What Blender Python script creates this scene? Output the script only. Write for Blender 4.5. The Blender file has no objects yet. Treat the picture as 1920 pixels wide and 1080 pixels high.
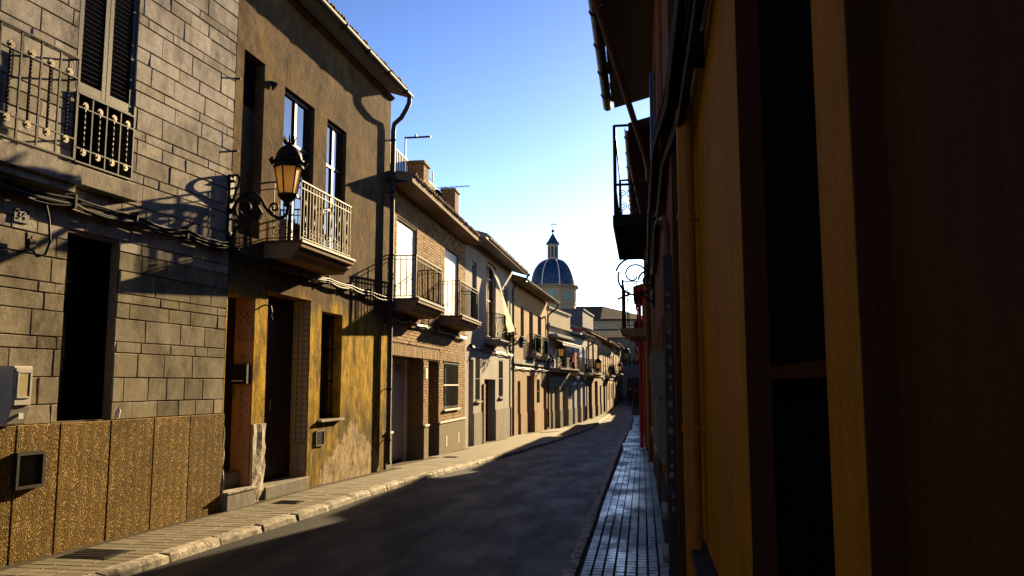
import bpy, bmesh, math, random
from mathutils import Vector, Matrix
random.seed(11)
PI = math.pi
SC = bpy.context.scene
COL = SC.collection

# ------------------------------------------------------------------ camera, sky, sun, exposure
cam = bpy.data.cameras.new('camera'); cam.sensor_width = 36.0; cam.lens = 1550/1920*36
cam.clip_start = .05; cam.clip_end = 3000
camo = bpy.data.objects.new('camera', cam); COL.objects.link(camo); SC.camera = camo
PITCH = math.atan(180/1550); YAW = math.atan(245/math.hypot(1550, 180))
camo.location = (0, 0, 1.6); camo.rotation_euler = (PI/2+PITCH, 0, YAW)

SUN_AZ, SUN_EL = math.radians(15.5), math.radians(17.5)          # azimuth measured from +Y towards +X
TO_SUN = Vector((math.sin(SUN_AZ)*math.cos(SUN_EL), math.cos(SUN_AZ)*math.cos(SUN_EL), math.sin(SUN_EL)))
world = bpy.data.worlds.new('World'); SC.world = world; world.use_nodes = True
nt = world.node_tree; nt.nodes.clear()
sky = nt.nodes.new('ShaderNodeTexSky'); sky.sky_type = 'NISHITA'; sky.sun_disc = False
sky.sun_elevation = SUN_EL; sky.sun_rotation = SUN_AZ
sky.air_density = .8; sky.dust_density = .10; sky.ozone_density = .5; sky.altitude = 50
EXPOSURE = 2.1
lo = nt.nodes.new('ShaderNodeVectorMath'); lo.operation = 'MULTIPLY'; lo.inputs[1].default_value = (.05, .05, .05)
gm = nt.nodes.new('ShaderNodeGamma'); gm.inputs[1].default_value = 1.8                       # the photograph's contrast, over the whole sky alike
hsv = nt.nodes.new('ShaderNodeHueSaturation'); hsv.inputs['Saturation'].default_value = 1.0
hi = nt.nodes.new('ShaderNodeVectorMath'); hi.operation = 'MULTIPLY'; hi.inputs[1].default_value = tuple(k*10/2**EXPOSURE for k in (13.8, 12.4, 13.0))
bg = nt.nodes.new('ShaderNodeBackground'); bg.inputs['Strength'].default_value = .1
wo = nt.nodes.new('ShaderNodeOutputWorld')
nt.links.new(sky.outputs[0], lo.inputs[0]); nt.links.new(lo.outputs[0], gm.inputs[0]); nt.links.new(gm.outputs[0], hsv.inputs['Color']); nt.links.new(hsv.outputs[0], hi.inputs[0]); nt.links.new(hi.outputs[0], bg.inputs[0]); nt.links.new(bg.outputs[0], wo.inputs[0])
sl = bpy.data.lights.new('sun', 'SUN'); sl.energy = 5.0; sl.angle = math.radians(.5); sl.color = (1, .74, .40)
so = bpy.data.objects.new('sun', sl); COL.objects.link(so)
so.rotation_euler = (-TO_SUN).to_track_quat('-Z', 'Y').to_euler(); so.location = (20, 60, 40)
SC.view_settings.view_transform = 'Standard'; SC.view_settings.look = 'None'
SC.view_settings.exposure = EXPOSURE; SC.view_settings.gamma = 1.0; SC.view_settings.use_curve_mapping = False
SC.render.engine = 'CYCLES'; SC.cycles.max_bounces = 6; SC.cycles.diffuse_bounces = 3; SC.cycles.use_denoising = True
SC.cycles.caustics_reflective = False; SC.cycles.caustics_refractive = False

# ------------------------------------------------------------------ materials (colour, grain, wear, and vignette darkening in the lower stones)
MATS = {}
class N:
    def __init__(s, name):
        m = bpy.data.materials.new(name); m.use_nodes = True; s.m = m; s.t = m.node_tree
        s.b = s.t.nodes['Principled BSDF']; s.out = s.t.nodes['Material Output']
        s.geo = s.n('ShaderNodeNewGeometry'); MATS[name] = m
    def n(s, t, **kw):
        x = s.t.nodes.new(t)
        for k, v in kw.items(): setattr(x, k, v)
        return x
    def l(s, a, b): s.t.links.new(a, b)
    def pos(s, sc=(1, 1, 1)):
        mp = s.n('ShaderNodeMapping'); mp.inputs['Scale'].default_value = sc; s.l(s.geo.outputs['Position'], mp.inputs[0]); return mp.outputs[0]
    def noise(s, scale, detail=4, rough=.6, sc=(1, 1, 1)):
        x = s.n('ShaderNodeTexNoise'); x.inputs['Scale'].default_value = scale; x.inputs['Detail'].default_value = detail; x.inputs['Roughness'].default_value = rough
        s.l(s.pos(sc), x.inputs['Vector']); return x.outputs['Fac']
    def voro(s, scale, out='Distance', sc=(1, 1, 1)):
        x = s.n('ShaderNodeTexVoronoi'); x.inputs['Scale'].default_value = scale; s.l(s.pos(sc), x.inputs['Vector']); return x.outputs[out]
    def ramp(s, fac, stops):
        r = s.n('ShaderNodeValToRGB'); e = r.color_ramp.elements
        while len(e) < len(stops): e.new(.5)
        for i, (p, c) in enumerate(stops):
            e[i].position = p; e[i].color = (c[0], c[1], c[2], 1) if hasattr(c, '__len__') else (c, c, c, 1)
        s.l(fac, r.inputs[0]); return r.outputs[0]
    def mix(s, fac, a, b, mode='MIX'):
        x = s.n('ShaderNodeMix', data_type='RGBA', blend_type=mode)
        for sock, v in ((x.inputs[0], fac), (x.inputs[6], a), (x.inputs[7], b)):
            if hasattr(v, 'is_linked'): s.l(v, sock)
            elif hasattr(v, '__len__'): sock.default_value = (*v[:3], 1)
            else: sock.default_value = v if sock.type == 'VALUE' else (v, v, v, 1)
        return x.outputs[2]
    def math(s, op, a, b=0., c=None):
        x = s.n('ShaderNodeMath', operation=op)
        for i, v in enumerate((a, b) if c is None else (a, b, c)):
            if hasattr(v, 'is_linked'): s.l(v, x.inputs[i])
            else: x.inputs[i].default_value = v
        return x.outputs[0]
    def z(s):
        x = s.n('ShaderNodeSeparateXYZ'); s.l(s.geo.outputs['Position'], x.inputs[0]); return x.outputs[2]
    def y(s):
        x = s.n('ShaderNodeSeparateXYZ'); s.l(s.geo.outputs['Position'], x.inputs[0]); return x.outputs[1]
    def rnd(s): return s.n('ShaderNodeObjectInfo').outputs['Random']
    def bump(s, h, dist=.004, strength=1.0, prev=None):
        x = s.n('ShaderNodeBump'); x.inputs['Distance'].default_value = dist; x.inputs['Strength'].default_value = strength
        s.l(h, x.inputs['Height'])
        if prev is not None: s.l(prev, x.inputs['Normal'])
        return x.outputs[0]
    def fin(s, col, rough=.85, spec=.25, normal=None, metal=0.):
        b = s.b
        if hasattr(col, 'is_linked'): s.l(col, b.inputs['Base Color'])
        else: b.inputs['Base Color'].default_value = (*col, 1)
        if hasattr(rough, 'is_linked'): s.l(rough, b.inputs['Roughness'])
        else: b.inputs['Roughness'].default_value = rough
        b.inputs['Specular IOR Level'].default_value = spec; b.inputs['Metallic'].default_value = metal
        if normal is not None: s.l(normal, b.inputs['Normal'])
        return s.m
def sc3(c, k): return tuple(min(1, x*k) for x in c)

def m_plain(name, c, rough=.6, spec=.4, metal=0., var=.25, scale=14, bump=.0015):
    k = N(name); c = sc3(c, .78); f = k.noise(scale)
    col = k.ramp(f, [(.3, sc3(c, 1-var)), (.7, sc3(c, 1+var))])
    return k.fin(col, max(rough, .5), spec*.4, k.bump(k.noise(scale*5), bump) if bump else None, metal)
def m_plaster(name, c, var=.3, streak=.25, bump=.004, fine=90, dirt=None, rough=.9):
    k = N(name); c = sc3(c, .70)
    col = k.ramp(k.noise(1.3, 6, .65), [(.25, sc3(c, 1-var)), (.75, sc3(c, 1+var))])
    st = k.ramp(k.noise(2.2, 5, .7, (3.5, 3.5, .35)), [(.35, 1-streak), (.65, 1.0)])
    col = k.mix(1.0, col, st, 'MULTIPLY')
    if dirt: col = k.mix(k.math('MULTIPLY', k.ramp(k.noise(3, 8, .7), [(.5, 0.), (.66, 1.)]), .7), col, dirt)
    sp = k.ramp(k.noise(fine, 2, .5), [(.3, .82), (.7, 1.12)])
    col = k.mix(1.0, col, sp, 'MULTIPLY')
    nb = k.bump(k.noise(fine, 3), bump*.5); nb = k.bump(k.noise(7, 5, .6), bump*2.2, 1, nb)
    return k.fin(col, rough, .06, nb)

def build_materials():
    # dressed stone facing
    for nm, f in (('stone', 1.), ('vignetted_stone', .68)):
        k = N(nm); r = k.rnd()
        c = k.ramp(r, [(0, (.28, .25, .205)), (.35, (.37, .33, .275)), (.7, (.39, .355, .31)), (1, (.46, .415, .35))])
        c = k.mix(1., c, k.ramp(k.noise(1.5, 7, .72, (1.4, 1.4, .8)), [(.34, .42), (.56, 1.10)]), 'MULTIPLY')
        c = k.mix(1., c, k.ramp(k.noise(9, 6, .7), [(.3, .78), (.7, 1.1)]), 'MULTIPLY')
        c = k.mix(1., c, k.ramp(k.noise(160, 2), [(.35, .62), (.6, 1.1)]), 'MULTIPLY')
        if f < 1: c = k.mix(1., c, (f, f*.96, f*.80), 'MULTIPLY')  # lower courses: yellower stone, lens vignette darkening put into the colour
        k.fin(c, .92, .06, k.bump(k.noise(120, 3, .7), .002, 1, k.bump(k.noise(22, 4), .0025)))
    m_plain('mortar', (.17, .135, .10), .95, .1, bump=.003)
    # exposed pebble panels
    k = N('pebble'); v = k.voro(74, 'Color'); d = k.voro(74)
    sx = k.n('ShaderNodeSeparateColor'); k.l(v, sx.inputs[0])
    c = k.ramp(sx.outputs[0], [(0, (.04, .024, .008)), (.4, (.16, .094, .024)), (.75, (.30, .195, .055)), (1, (.74, .56, .27))])
    c = k.mix(k.ramp(d, [(.25, 0.), (.6, 1.)]), c, (.125, .078, .022))
    c = k.mix(1., c, k.ramp(k.noise(2.5, 5), [(.3, .75), (.7, 1.15)]), 'MULTIPLY')
    c = k.mix(1., c, k.ramp(k.rnd(), [(0, .82), (1, 1.12)]), 'MULTIPLY')
    k.fin(c, .9, .06, k.bump(k.math('SUBTRACT', 1., d), .0022))
    # ochre render: brown above, mustard below, bare patch at the foot
    k = N('ochre_render'); z = k.z(); y = k.y()
    up = k.ramp(k.noise(1.1, 6, .65), [(.25, (.060, .040, .024)), (.75, (.145, .098, .060))])
    up = k.mix(k.ramp(k.noise(1.9, 6, .7, (1, 1, .4)), [(.46, 0.), (.64, .7)]), up, (.135, .092, .032))
    lo = k.ramp(k.noise(2.0, 7, .7, (1.5, 1.5, .6)), [(.22, (.11, .065, .01)), (.45, (.38, .235, .022)), (.75, (.56, .38, .045))])
    lo = k.mix(k.ramp(k.noise(2.6, 7, .72, (2.5, 2.5, .5)), [(.47, 0.), (.62, .85)]), lo, (.085, .066, .032))
    zz = k.math('ADD', z, k.math('MULTIPLY', k.math('SUBTRACT', k.noise(1.6, 5), .5), .9))
    c = k.mix(k.ramp(k.math('MULTIPLY', zz, .2), [(.53, 0.), (.60, 1.)]), lo, up)
    g = k.math('MULTIPLY', k.ramp(k.math('MULTIPLY', k.math('SUBTRACT', 1.75, zz), .5), [(.12, 0.), (.42, 1.)]), .8)   # moss at the foot
    c = k.mix(k.math('MULTIPLY', g, k.ramp(k.noise(3.5, 6, .7, (2, 2, .7)), [(.38, 0.), (.55, 1.)])), c, (.085, .068, .03))
    yc = k.math('ABSOLUTE', k.math('SUBTRACT', y, 14.45))                                               # bare, peeled patch
    pz = k.math('ADD', k.math('SUBTRACT', k.math('SUBTRACT', 1.12, k.math('MULTIPLY', yc, .55)), z), k.math('MULTIPLY', k.math('SUBTRACT', k.noise(4, 7, .75), .5), 1.1))
    pm = k.math('MULTIPLY', k.ramp(pz, [(.16, 0.), (.2, 1.)]), k.ramp(k.math('SUBTRACT', 1.5, yc), [(.1, 0.), (.16, 1.)]))
    bare = k.ramp(k.noise(9, 7, .75, (1, 1, .5)), [(.34, (.11, .075, .04)), (.5, (.36, .28, .17)), (.8, (.45, .37, .25))])
    c = k.mix(pm, c, bare)
    c = k.mix(1., c, k.ramp(k.noise(3.3, 8, .75, (1.3, 1.3, .8)), [(.33, .45), (.6, 1.12)]), 'MULTIPLY')
    c = k.mix(1., c, k.ramp(k.noise(60, 3), [(.3, .75), (.7, 1.2)]), 'MULTIPLY')
    h = k.math('ADD', k.noise(50, 4, .7), k.math('MULTIPLY', pm, -1.2))
    k.fin(c, .95, .03, k.bump(k.noise(5, 7, .7), .018, 1, k.bump(h, .006)))
    # brickwork
    for nm, f in (('brick', (1, 1, 1)), ('pale_brick', (1.2, 1.3, 1.4)), ('dark_brick', (.65, .58, .55))):
      k = N(nm)
      c = k.ramp(k.noise(9, 2, .5, (1, 1, 3.2)), [(.25, (.15, .08, .036)), (.5, (.25, .155, .072)), (.78, (.33, .225, .115))])
      c = k.mix(1., c, k.ramp(k.noise(80, 2), [(.3, .8), (.7, 1.1)]), 'MULTIPLY'); c = k.mix(1., c, f, 'MULTIPLY')
      k.fin(c, .92, .06, k.bump(k.noise(90, 3), .003))
    m_plain('brick_joint', (.13, .10, .065), .95, .1, bump=.003)
    m_plaster('white_plaster', (.46, .43, .40), .14, .3, .004)
    m_plaster('grey_plinth', (.30, .27, .22), .25, .35, .006)
    m_plaster('olive_plinth', (.22, .185, .115), .12, .15, .002)
    m_plaster('orange_plaster', (.47, .31, .155), .18, .38, .005, 60)
    m_plaster('cream_plaster', (.50, .42, .30), .2, .3, .004)
    m_plaster('tan_plaster', (.40, .27, .16), .25, .3, .004)
    m_plaster('blue_white_plaster', (.50, .53, .60), .12, .25, .003)
    m_plaster('slate_plaster', (.10, .115, .15), .15, .2, .003)
    m_plaster('mustard_plaster', (.52, .36, .05), .15, .2, .003)
    m_plaster('yellow_wall', (.50, .255, .007), .26, .3, .0025, 70)
    m_plaster('orange_wall', (.26, .10, .024), .16, .2, .0025, 70)
    m_plaster('brown_wall', (.10, .052, .018), .3, .3, .002, 70)
    m_plaster('dark_red_wall', (.075, .030, .014), .2, .2, .002)
    m_plaster('rose_wall', (.17, .085, .07), .2, .2, .003)
    m_plaster('red_wall', (.42, .045, .05), .15, .2, .003)
    m_plaster('sand_wall', (.30, .20, .11), .2, .3, .003)
    m_plaster('grey_wall', (.15, .14, .135), .2, .3, .003)
    m_plaster('church_stone', (.42, .36, .28), .15, .2, .004, 30)
    m_plaster('concrete', (.28, .255, .21), .2, .25, .004)
    m_plaster('slab_paint', (.30, .21, .145), .15, .2, .003)
    m_plaster('white_stone', (.55, .50, .42), .3, .5, .010, 40, (.22, .18, .13))
    m_plaster('dark_stone', (.06, .06, .07), .3, .1, .003)
    m_plaster('pink_tile', (.46, .25, .15), .1, .1, .001, 30, None, .5)
    m_plain('white_tile', (.30, .26, .21), .35, .5, var=.06)
    m_plain('tile_pattern', (.10, .09, .09), .4, .5)
    m_plain('white_paint', (.72, .70, .66), .5, .4, var=.06, bump=.0008)
    m_plain('grey_paint', (.33, .32, .31), .5, .4, var=.1)
    m_plain('garage_paint', (.62, .58, .56), .45, .4, var=.06, bump=.0005)
    m_plain('meter_plastic', (.50, .47, .42), .5, .4, var=.06, bump=.0005)
    m_plain('meter_window', (.34, .28, .10), .2, .6, var=.2, bump=0)
    m_plain('shutter_paint', (.032, .026, .022), .5, .3, var=.12)
    m_plain('brown_wood', (.055, .028, .015), .5, .4, var=.3, bump=.001)
    m_plain('door_bar_wood', (.06, .035, .012), .9, 0.)
    m_plain('dark_wood', (.035, .018, .012), .5, .35, var=.3)
    m_plain('iron', (.014, .014, .016), .6, .15, 0., var=.2)
    m_plain('worn_iron', (.022, .02, .017), .55, .25, .2, var=.3)
    m_plain('pale_iron', (.085, .07, .045), .6, .25, .1, var=.3)
    m_plain('brass', (.17, .14, .085), .5, .4, .5, var=.3)
    m_plain('zinc', (.085, .082, .08), .6, .25, .1, var=.25, scale=6)
    m_plain('gutter_paint', (.05, .043, .04), .55, .35, 0, var=.3, scale=6)
    m_plain('pipe_orange', (.30, .12, .014), .5, .35, var=.15, bump=.0006)
    m_plain('pipe_brown', (.12, .055, .03), .5, .4, var=.15)
    m_plain('pipe_grey', (.05, .05, .06), .55, .25, .1, var=.2)
    m_plain('black', (.007, .007, .008), .9, 0., var=.1, bump=0)
    m_plain('cable', (.014, .013, .013), .6, .3, var=.2, bump=0)
    m_plain('grey_cable', (.06, .057, .05), .55, .35, var=.2, bump=0)
    m_plain('pale_box', (.17, .14, .125), .5, .4, var=.08)
    m_plain('sticker', (.16, .15, .145), .5, .3, var=.3, scale=40, bump=0)
    m_plain('blue_tarp', (.03, .07, .22), .5, .3, var=.3)
    m_plain('blind', (.70, .70, .72), .5, .4, var=.05, bump=0)
    m_plain('cloth', (.74, .66, .50), .9, .1, var=.1)
    m_plain('red_cloth', (.45, .04, .03), .9, .1, var=.2)
    m_plain('leaf', (.055, .10, .025), .55, .3, var=.5, scale=8)
    m_plain('dark_leaf', (.03, .05, .016), .6, .3, var=.5, scale=8)
    m_plain('skin', (.35, .20, .14), .6, .3, var=.1)
    m_plain('hair', (.02, .014, .01), .6, .3, var=.2)
    m_plain('navy_clothes', (.018, .02, .03), .9, .1, var=.2)
    m_plain('maroon_clothes', (.11, .02, .02), .9, .1, var=.2)
    m_plain('plaque', (.03, .032, .05), .4, .5, var=.1)
    m_plain('roof_clay', (.20, .115, .065), .85, .15, var=.45, scale=5, bump=.004)
    m_plain('dark_clay', (.085, .06, .045), .85, .15, var=.4, scale=5, bump=.004)
    # glazed blue dome tiles
    k = N('blue_tile'); v = k.voro(4.5, 'Color'); sx = k.n('ShaderNodeSeparateColor'); k.l(v, sx.inputs[0])
    c = k.ramp(sx.outputs[0], [(0, (.003, .015, .055)), (.6, (.006, .030, .10)), (1, (.016, .06, .17))])
    c = k.mix(k.ramp(k.noise(.35, 4), [(.5, 0.), (.7, .5)]), c, (.09, .07, .07))
    k.fin(c, .55, .25, k.bump(k.voro(4.5), .02))
    # asphalt
    k = N('asphalt')
    c = k.ramp(k.noise(.9, 7, .7), [(.3, (.0065, .0065, .007)), (.7, (.014, .0135, .013))])
    c = k.mix(1., c, k.ramp(k.noise(2.0, 5, .6, (2.2, .28, 1)), [(.4, .7), (.6, 1.15)]), 'MULTIPLY')
    cr = k.ramp(k.noise(1.5, 9, .72), [(.488, 0.), (.5, 1.), (.512, 0.)])
    c = k.mix(k.math('MULTIPLY', cr, .65), c, (.012, .012, .012))
    c = k.mix(1., c, k.ramp(k.voro(140, 'Distance'), [(.1, 1.35), (.55, .72)]), 'MULTIPLY')
    pt = k.voro(.42, 'Color', (1.0, .35, 1)); px_ = k.n('ShaderNodeSeparateColor'); k.l(pt, px_.inputs[0])
    c = k.mix(1., c, k.ramp(px_.outputs[0], [(.0, .72), (.35, 1.0), (.8, 1.0), (1., 1.45)]), 'MULTIPLY')      # old repair patches
    c = k.mix(1., c, k.ramp(k.noise(38, 4, .75), [(.35, .6), (.68, 1.6)]), 'MULTIPLY')
    rg = k.ramp(k.noise(1.4, 6, .65, (1.6, .5, 1)), [(.35, .52), (.65, .72)])
    k.fin(c, rg, .16, k.bump(k.voro(110), .006, 1, k.bump(k.noise(2.2, 5), .012)))
    # left pavement tile
    k = N('paving'); c = k.ramp(k.rnd(), [(0, (.105, .088, .052)), (1, (.155, .13, .08))])
    c = k.mix(1., c, k.ramp(k.noise(3, 7, .7), [(.3, .65), (.7, 1.12)]), 'MULTIPLY')
    k.fin(c, .8, .2, k.bump(k.noise(90, 3), .003))
    m_plain('grout', (.06, .048, .032), .95, .1)
    # right pavement, worn smooth and damp
    k = N('damp_paving'); c = k.ramp(k.rnd(), [(0, (.036, .050, .068)), (.8, (.078, .100, .125)), (1, (.13, .145, .16))])
    c = k.mix(1., c, k.ramp(k.noise(2.2, 6, .7), [(.3, .6), (.7, 1.2)]), 'MULTIPLY')
    wet = k.ramp(k.noise(.9, 6, .68, (1.7, .8, 1)), [(.38, .28), (.62, .60)])
    k.fin(c, wet, .5, k.bump(k.noise(50, 3), .0012))
    k = N('kerb'); c = k.ramp(k.rnd(), [(0, (.25, .22, .16)), (1, (.34, .30, .23))])
    c = k.mix(1., c, k.ramp(k.noise(9, 7, .75), [(.36, .32), (.58, 1.08)]), 'MULTIPLY')
    k.fin(c, .85, .2, k.bump(k.noise(24, 5, .7), .014))
    k = N('dark_kerb'); c = k.ramp(k.noise(8, 7, .75), [(.36, (.09, .088, .082)), (.58, (.42, .41, .385))])
    k.fin(c, .75, .25, k.bump(k.noise(24, 5, .7), .012))
    m_plain('earth', (.12, .10, .07), .95, .1)
    # window glass: dark room behind a smooth pane
    k = N('glass'); k.fin((.012, .014, .018), .03, .9); k.b.inputs['IOR'].default_value = 2.2
    k = N('teal_glass'); k.fin((.05, .20, .23), .3, .4)
    k = N('frosted'); tr = k.n('ShaderNodeBsdfTranslucent'); tr.inputs[0].default_value = (.78, .55, .22, 1)
    k.fin(k.ramp(k.noise(7, 4, .6, (1, 1, .4)), [(.3, (.36, .26, .11)), (.7, (.48, .37, .18))]), .35, .4); ms = k.n('ShaderNodeMixShader'); ms.inputs[0].default_value = .5
    k.l(k.b.outputs[0], ms.inputs[1]); k.l(tr.outputs[0], ms.inputs[2]); k.l(ms.outputs[0], k.out.inputs[0])
    k = N('thin_cloth'); tr = k.n('ShaderNodeBsdfTranslucent'); tr.inputs[0].default_value = (.80, .68, .46, 1)
    k.fin((.80, .74, .62), .9, .1); ms = k.n('ShaderNodeMixShader'); ms.inputs[0].default_value = .5
    k.l(k.b.outputs[0], ms.inputs[1]); k.l(tr.outputs[0], ms.inputs[2]); k.l(ms.outputs[0], k.out.inputs[0])
build_materials()

# ------------------------------------------------------------------ mesh building
class MB:
    """collects vertices and faces in (along, out, up); built as ONE mesh object"""
    def __init__(s): s.v = []; s.f = []
    def quad(s, a, b, c, d):
        i = len(s.v); s.v += [a, b, c, d]; s.f.append((i, i+1, i+2, i+3)); return s
    def poly(s, pts):
        i = len(s.v); s.v += list(pts); s.f.append(tuple(range(i, i+len(pts)))); return s
    def box(s, u0, u1, o0, o1, z0, z1, taper=0):
        i = len(s.v); t = taper
        s.v += [(u0, o0, z0), (u1, o0, z0), (u1, o1, z0), (u0, o1, z0), (u0+t, o0+t*0, z1), (u1-t, o0, z1), (u1-t, o1-t, z1), (u0+t, o1-t, z1)]
        s.f += [(i, i+3, i+2, i+1), (i+4, i+5, i+6, i+7), (i, i+1, i+5, i+4), (i+1, i+2, i+6, i+5), (i+2, i+3, i+7, i+6), (i+3, i, i+4, i+7)]
        return s
    def prism(s, poly, axis, a0, a1):
        """poly of 2-D points, extruded along axis 0/1/2"""
        n = len(poly); i = len(s.v)
        for a in (a0, a1):
            for p in poly:
                q = [p[0], p[1]]; q.insert(axis, a); s.v.append(tuple(q))
        s.f.append(tuple(range(i+n-1, i-1, -1))); s.f.append(tuple(range(i+n, i+2*n)))
        for k in range(n): s.f.append((i+k, i+(k+1) % n, i+n+(k+1) % n, i+n+k))
        return s
    def tube(s, pts, r, n=6, caps=True):
        P = [Vector(p) for p in pts]; m = len(P); i0 = len(s.v)
        up = Vector((0, 0, 1)); d0 = (P[1]-P[0]).normalized()
        ref = Vector((1, 0, 0)) if abs(d0.z) > .9 else up
        side = d0.cross(ref).normalized()
        for k in range(m):
            d = (P[min(k+1, m-1)]-P[max(k-1, 0)])
            d = d.normalized() if d.length > 1e-9 else d0
            side = (side-d*side.dot(d))
            side = side.normalized() if side.length > 1e-6 else d.orthogonal().normalized()
            w = d.cross(side); rr = r[k] if hasattr(r, '__len__') else r
            for j in range(n):
                a = 2*PI*j/n; q = P[k]+side*(math.cos(a)*rr)+w*(math.sin(a)*rr); s.v.append(tuple(q))
        for k in range(m-1):
            for j in range(n):
                a = i0+k*n+j; b = i0+k*n+(j+1) % n; s.f.append((a, b, b+n, a+n))
        if caps: s.f.append(tuple(i0+j for j in range(n-1, -1, -1))); s.f.append(tuple(i0+(m-1)*n+j for j in range(n)))
        return s
    def lathe(s, prof, c=(0, 0), n=16, ph=0):
        i0 = len(s.v); m = len(prof)
        for r, z in prof:
            for j in range(n):
                a = 2*PI*j/n+ph; s.v.append((c[0]+r*math.cos(a), c[1]+r*math.sin(a), z))
        for k in range(m-1):
            for j in range(n):
                a = i0+k*n+j; b = i0+k*n+(j+1) % n; s.f.append((a, b, b+n, a+n))
        if prof[0][0] > 1e-4: s.f.append(tuple(i0+j for j in range(n-1, -1, -1)))
        if prof[-1][0] > 1e-4: s.f.append(tuple(i0+(m-1)*n+j for j in range(n)))
        return s
    def wall(s, u0, u1, z0, z1, ops, o=0., reveal=.15, zb=None):
        """a wall face at out=o with real openings; each opening gets its reveals. zb(u) lowers the foot"""
        us = sorted({u0, u1, *[x for p in ops for x in p[:2] if u0 < x < u1]})
        zs = sorted({z0, z1, *[x for p in ops for x in p[2:4] if z0 < x < z1]})
        for a, b in zip(us, us[1:]):
            for c, d in zip(zs, zs[1:]):
                mu, mz = (a+b)/2, (c+d)/2
                if any(p[0] < mu < p[1] and p[2] < mz < p[3] for p in ops): continue
                s.quad((a, o, c), (b, o, c), (b, o, d), (a, o, d))
        for p in ops:
            a, b, c, d = p[:4]; r = o-(p[4] if len(p) > 4 and p[4] else reveal)
            s.quad((a, o, c), (a, r, c), (a, r, d), (a, o, d)); s.quad((b, o, c), (b, r, c), (b, r, d), (b, o, d))
            s.quad((a, o, d), (b, o, d), (b, r, d), (a, r, d)); s.quad((a, o, c), (b, o, c), (b, r, c), (a, r, c))
        return s
    def mesh(s, name, mat, sg=1, smooth=False, bevel=0):
        me = bpy.data.meshes.new(name)
        me.from_pydata([(a, sg*b, c) for a, b, c in s.v], [], s.f)
        bm = bmesh.new(); bm.from_mesh(me)
        bmesh.ops.recalc_face_normals(bm, faces=bm.faces)
        if bevel: bmesh.ops.bevel(bm, geom=bm.edges[:], offset=bevel, segments=1, affect='EDGES')
        if smooth:
            for f in bm.faces: f.smooth = True
            for e in bm.edges:
                if len(e.link_faces) == 2 and e.calc_face_angle(0) > .7: e.smooth = False
        bm.to_mesh(me); bm.free()
        if mat: me.materials.append(MATS[mat])
        return me

def link(name, me, parent=None, loc=None, rot=None, scale=None):
    o = bpy.data.objects.new(name, me); COL.objects.link(o)
    if parent: o.parent = parent
    if loc: o.location = loc
    if rot: o.rotation_euler = rot
    if scale: o.scale = scale
    return o
def tag(o, label=None, cat=None, group=None, kind=None):
    if label: o['label'] = label
    if cat: o['category'] = cat
    if group: o['group'] = group
    if kind: o['kind'] = kind
    return o
def empty(name, loc, label, cat, rz=0, group=None):
    o = bpy.data.objects.new(name, None); COL.objects.link(o); o.location = loc; o.rotation_euler = (0, 0, rz); o.empty_display_size = .3
    return tag(o, label, cat, group)
def copy_tree(o, parent=None):
    c = o.copy(); COL.objects.link(c)
    if parent: c.parent = parent
    for ch in list(o.children): copy_tree(ch, c)
    return c

class Frame:
    """a facade frame: u along the street, o out towards the street, z up"""
    def __init__(s, A, B, left=True):
        s.A = Vector((A[0], A[1], 0)); d = Vector((B[0]-A[0], B[1]-A[1], 0)); s.L = d.length; s.e = d.normalized()
        s.sg = -1 if left else 1; s.n = Vector((s.e.y, -s.e.x, 0))*(1 if left else -1)
        s.rz = math.atan2(s.e.y, s.e.x)
    def w(s, u, o=0, z=0):
        p = s.A+s.e*u+s.n*o; return Vector((p.x, p.y, z))
    def build(s, mb, name, mat, parent, smooth=False, kind=None, label=None, bevel=0):
        ob = link(name, mb.mesh(name, mat, s.sg, smooth, bevel), parent)
        return tag(ob, label, None, None, kind)
    def root(s, name, label, cat, u=0, o=0, z=0, group=None):
        return empty(name, s.w(u, o, z), label, cat, s.rz, group)

# ------------------------------------------------------------------ ground profile and street lines
GY = [-60, 12, 22, 34, 45, 58, 75, 100, 140, 400]; GZ = [0, 0, -.2, -.47, -.75, -.65, -.3, .3, 1.0, 1.5]
def interp(x, X, Y):
    if x <= X[0]: return Y[0]
    for a, b, c, d in zip(X, X[1:], Y, Y[1:]):
        if x <= b: return c+(d-c)*(x-a)/(b-a)
    return Y[-1]
def G(y): return interp(y, GY, GZ)
LN = [(-6.06-.1007*13, -10), (-6.06, 3.0), (-5.35, 10.05), (-5.09, 16.13), (-5.15, 24.4), (-5.1, 32.5), (-4.78, 42.1), (-4.11, 47.8), (-3.56, 53.2), (-2.97, 62.3), (-2.56, 73.2), (-2.26, 88.9), (-2.2, 96)]
def xLw(y): return interp(y, [p[1] for p in LN], [p[0] for p in LN])
KL = [(-6.0, -10), (-4.85, 3), (-4.55, 6.57), (-4.36, 8.8), (-4.19, 10.53), (-4.12, 12.49), (-3.89, 16.5), (-3.46, 22.06), (-3.06, 31), (-2.81, 46.4), (-2.26, 64.6), (-1.92, 86.3), (-1.8, 96)]
def xLk(y): return interp(y, [p[1] for p in KL], [p[0] for p in KL])
KR = [(-.74, -10), (-.71, 7.2), (-.70, 9.7), (-.73, 14.7), (-.82, 28), (-.78, 52), (-.95, 80), (-1.0, 96)]
def xRk(y): return interp(y, [p[1] for p in KR], [p[0] for p in KR])
RN = [(.36, -10), (.36, 5.6), (.22, 5.61), (.22, 14), (.20, 24), (.05, 29), (.0, 45), (-.2, 60), (-.4, 78), (-.5, 96)]
def xRw(y): return interp(y, [p[1] for p in RN], [p[0] for p in RN])

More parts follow.
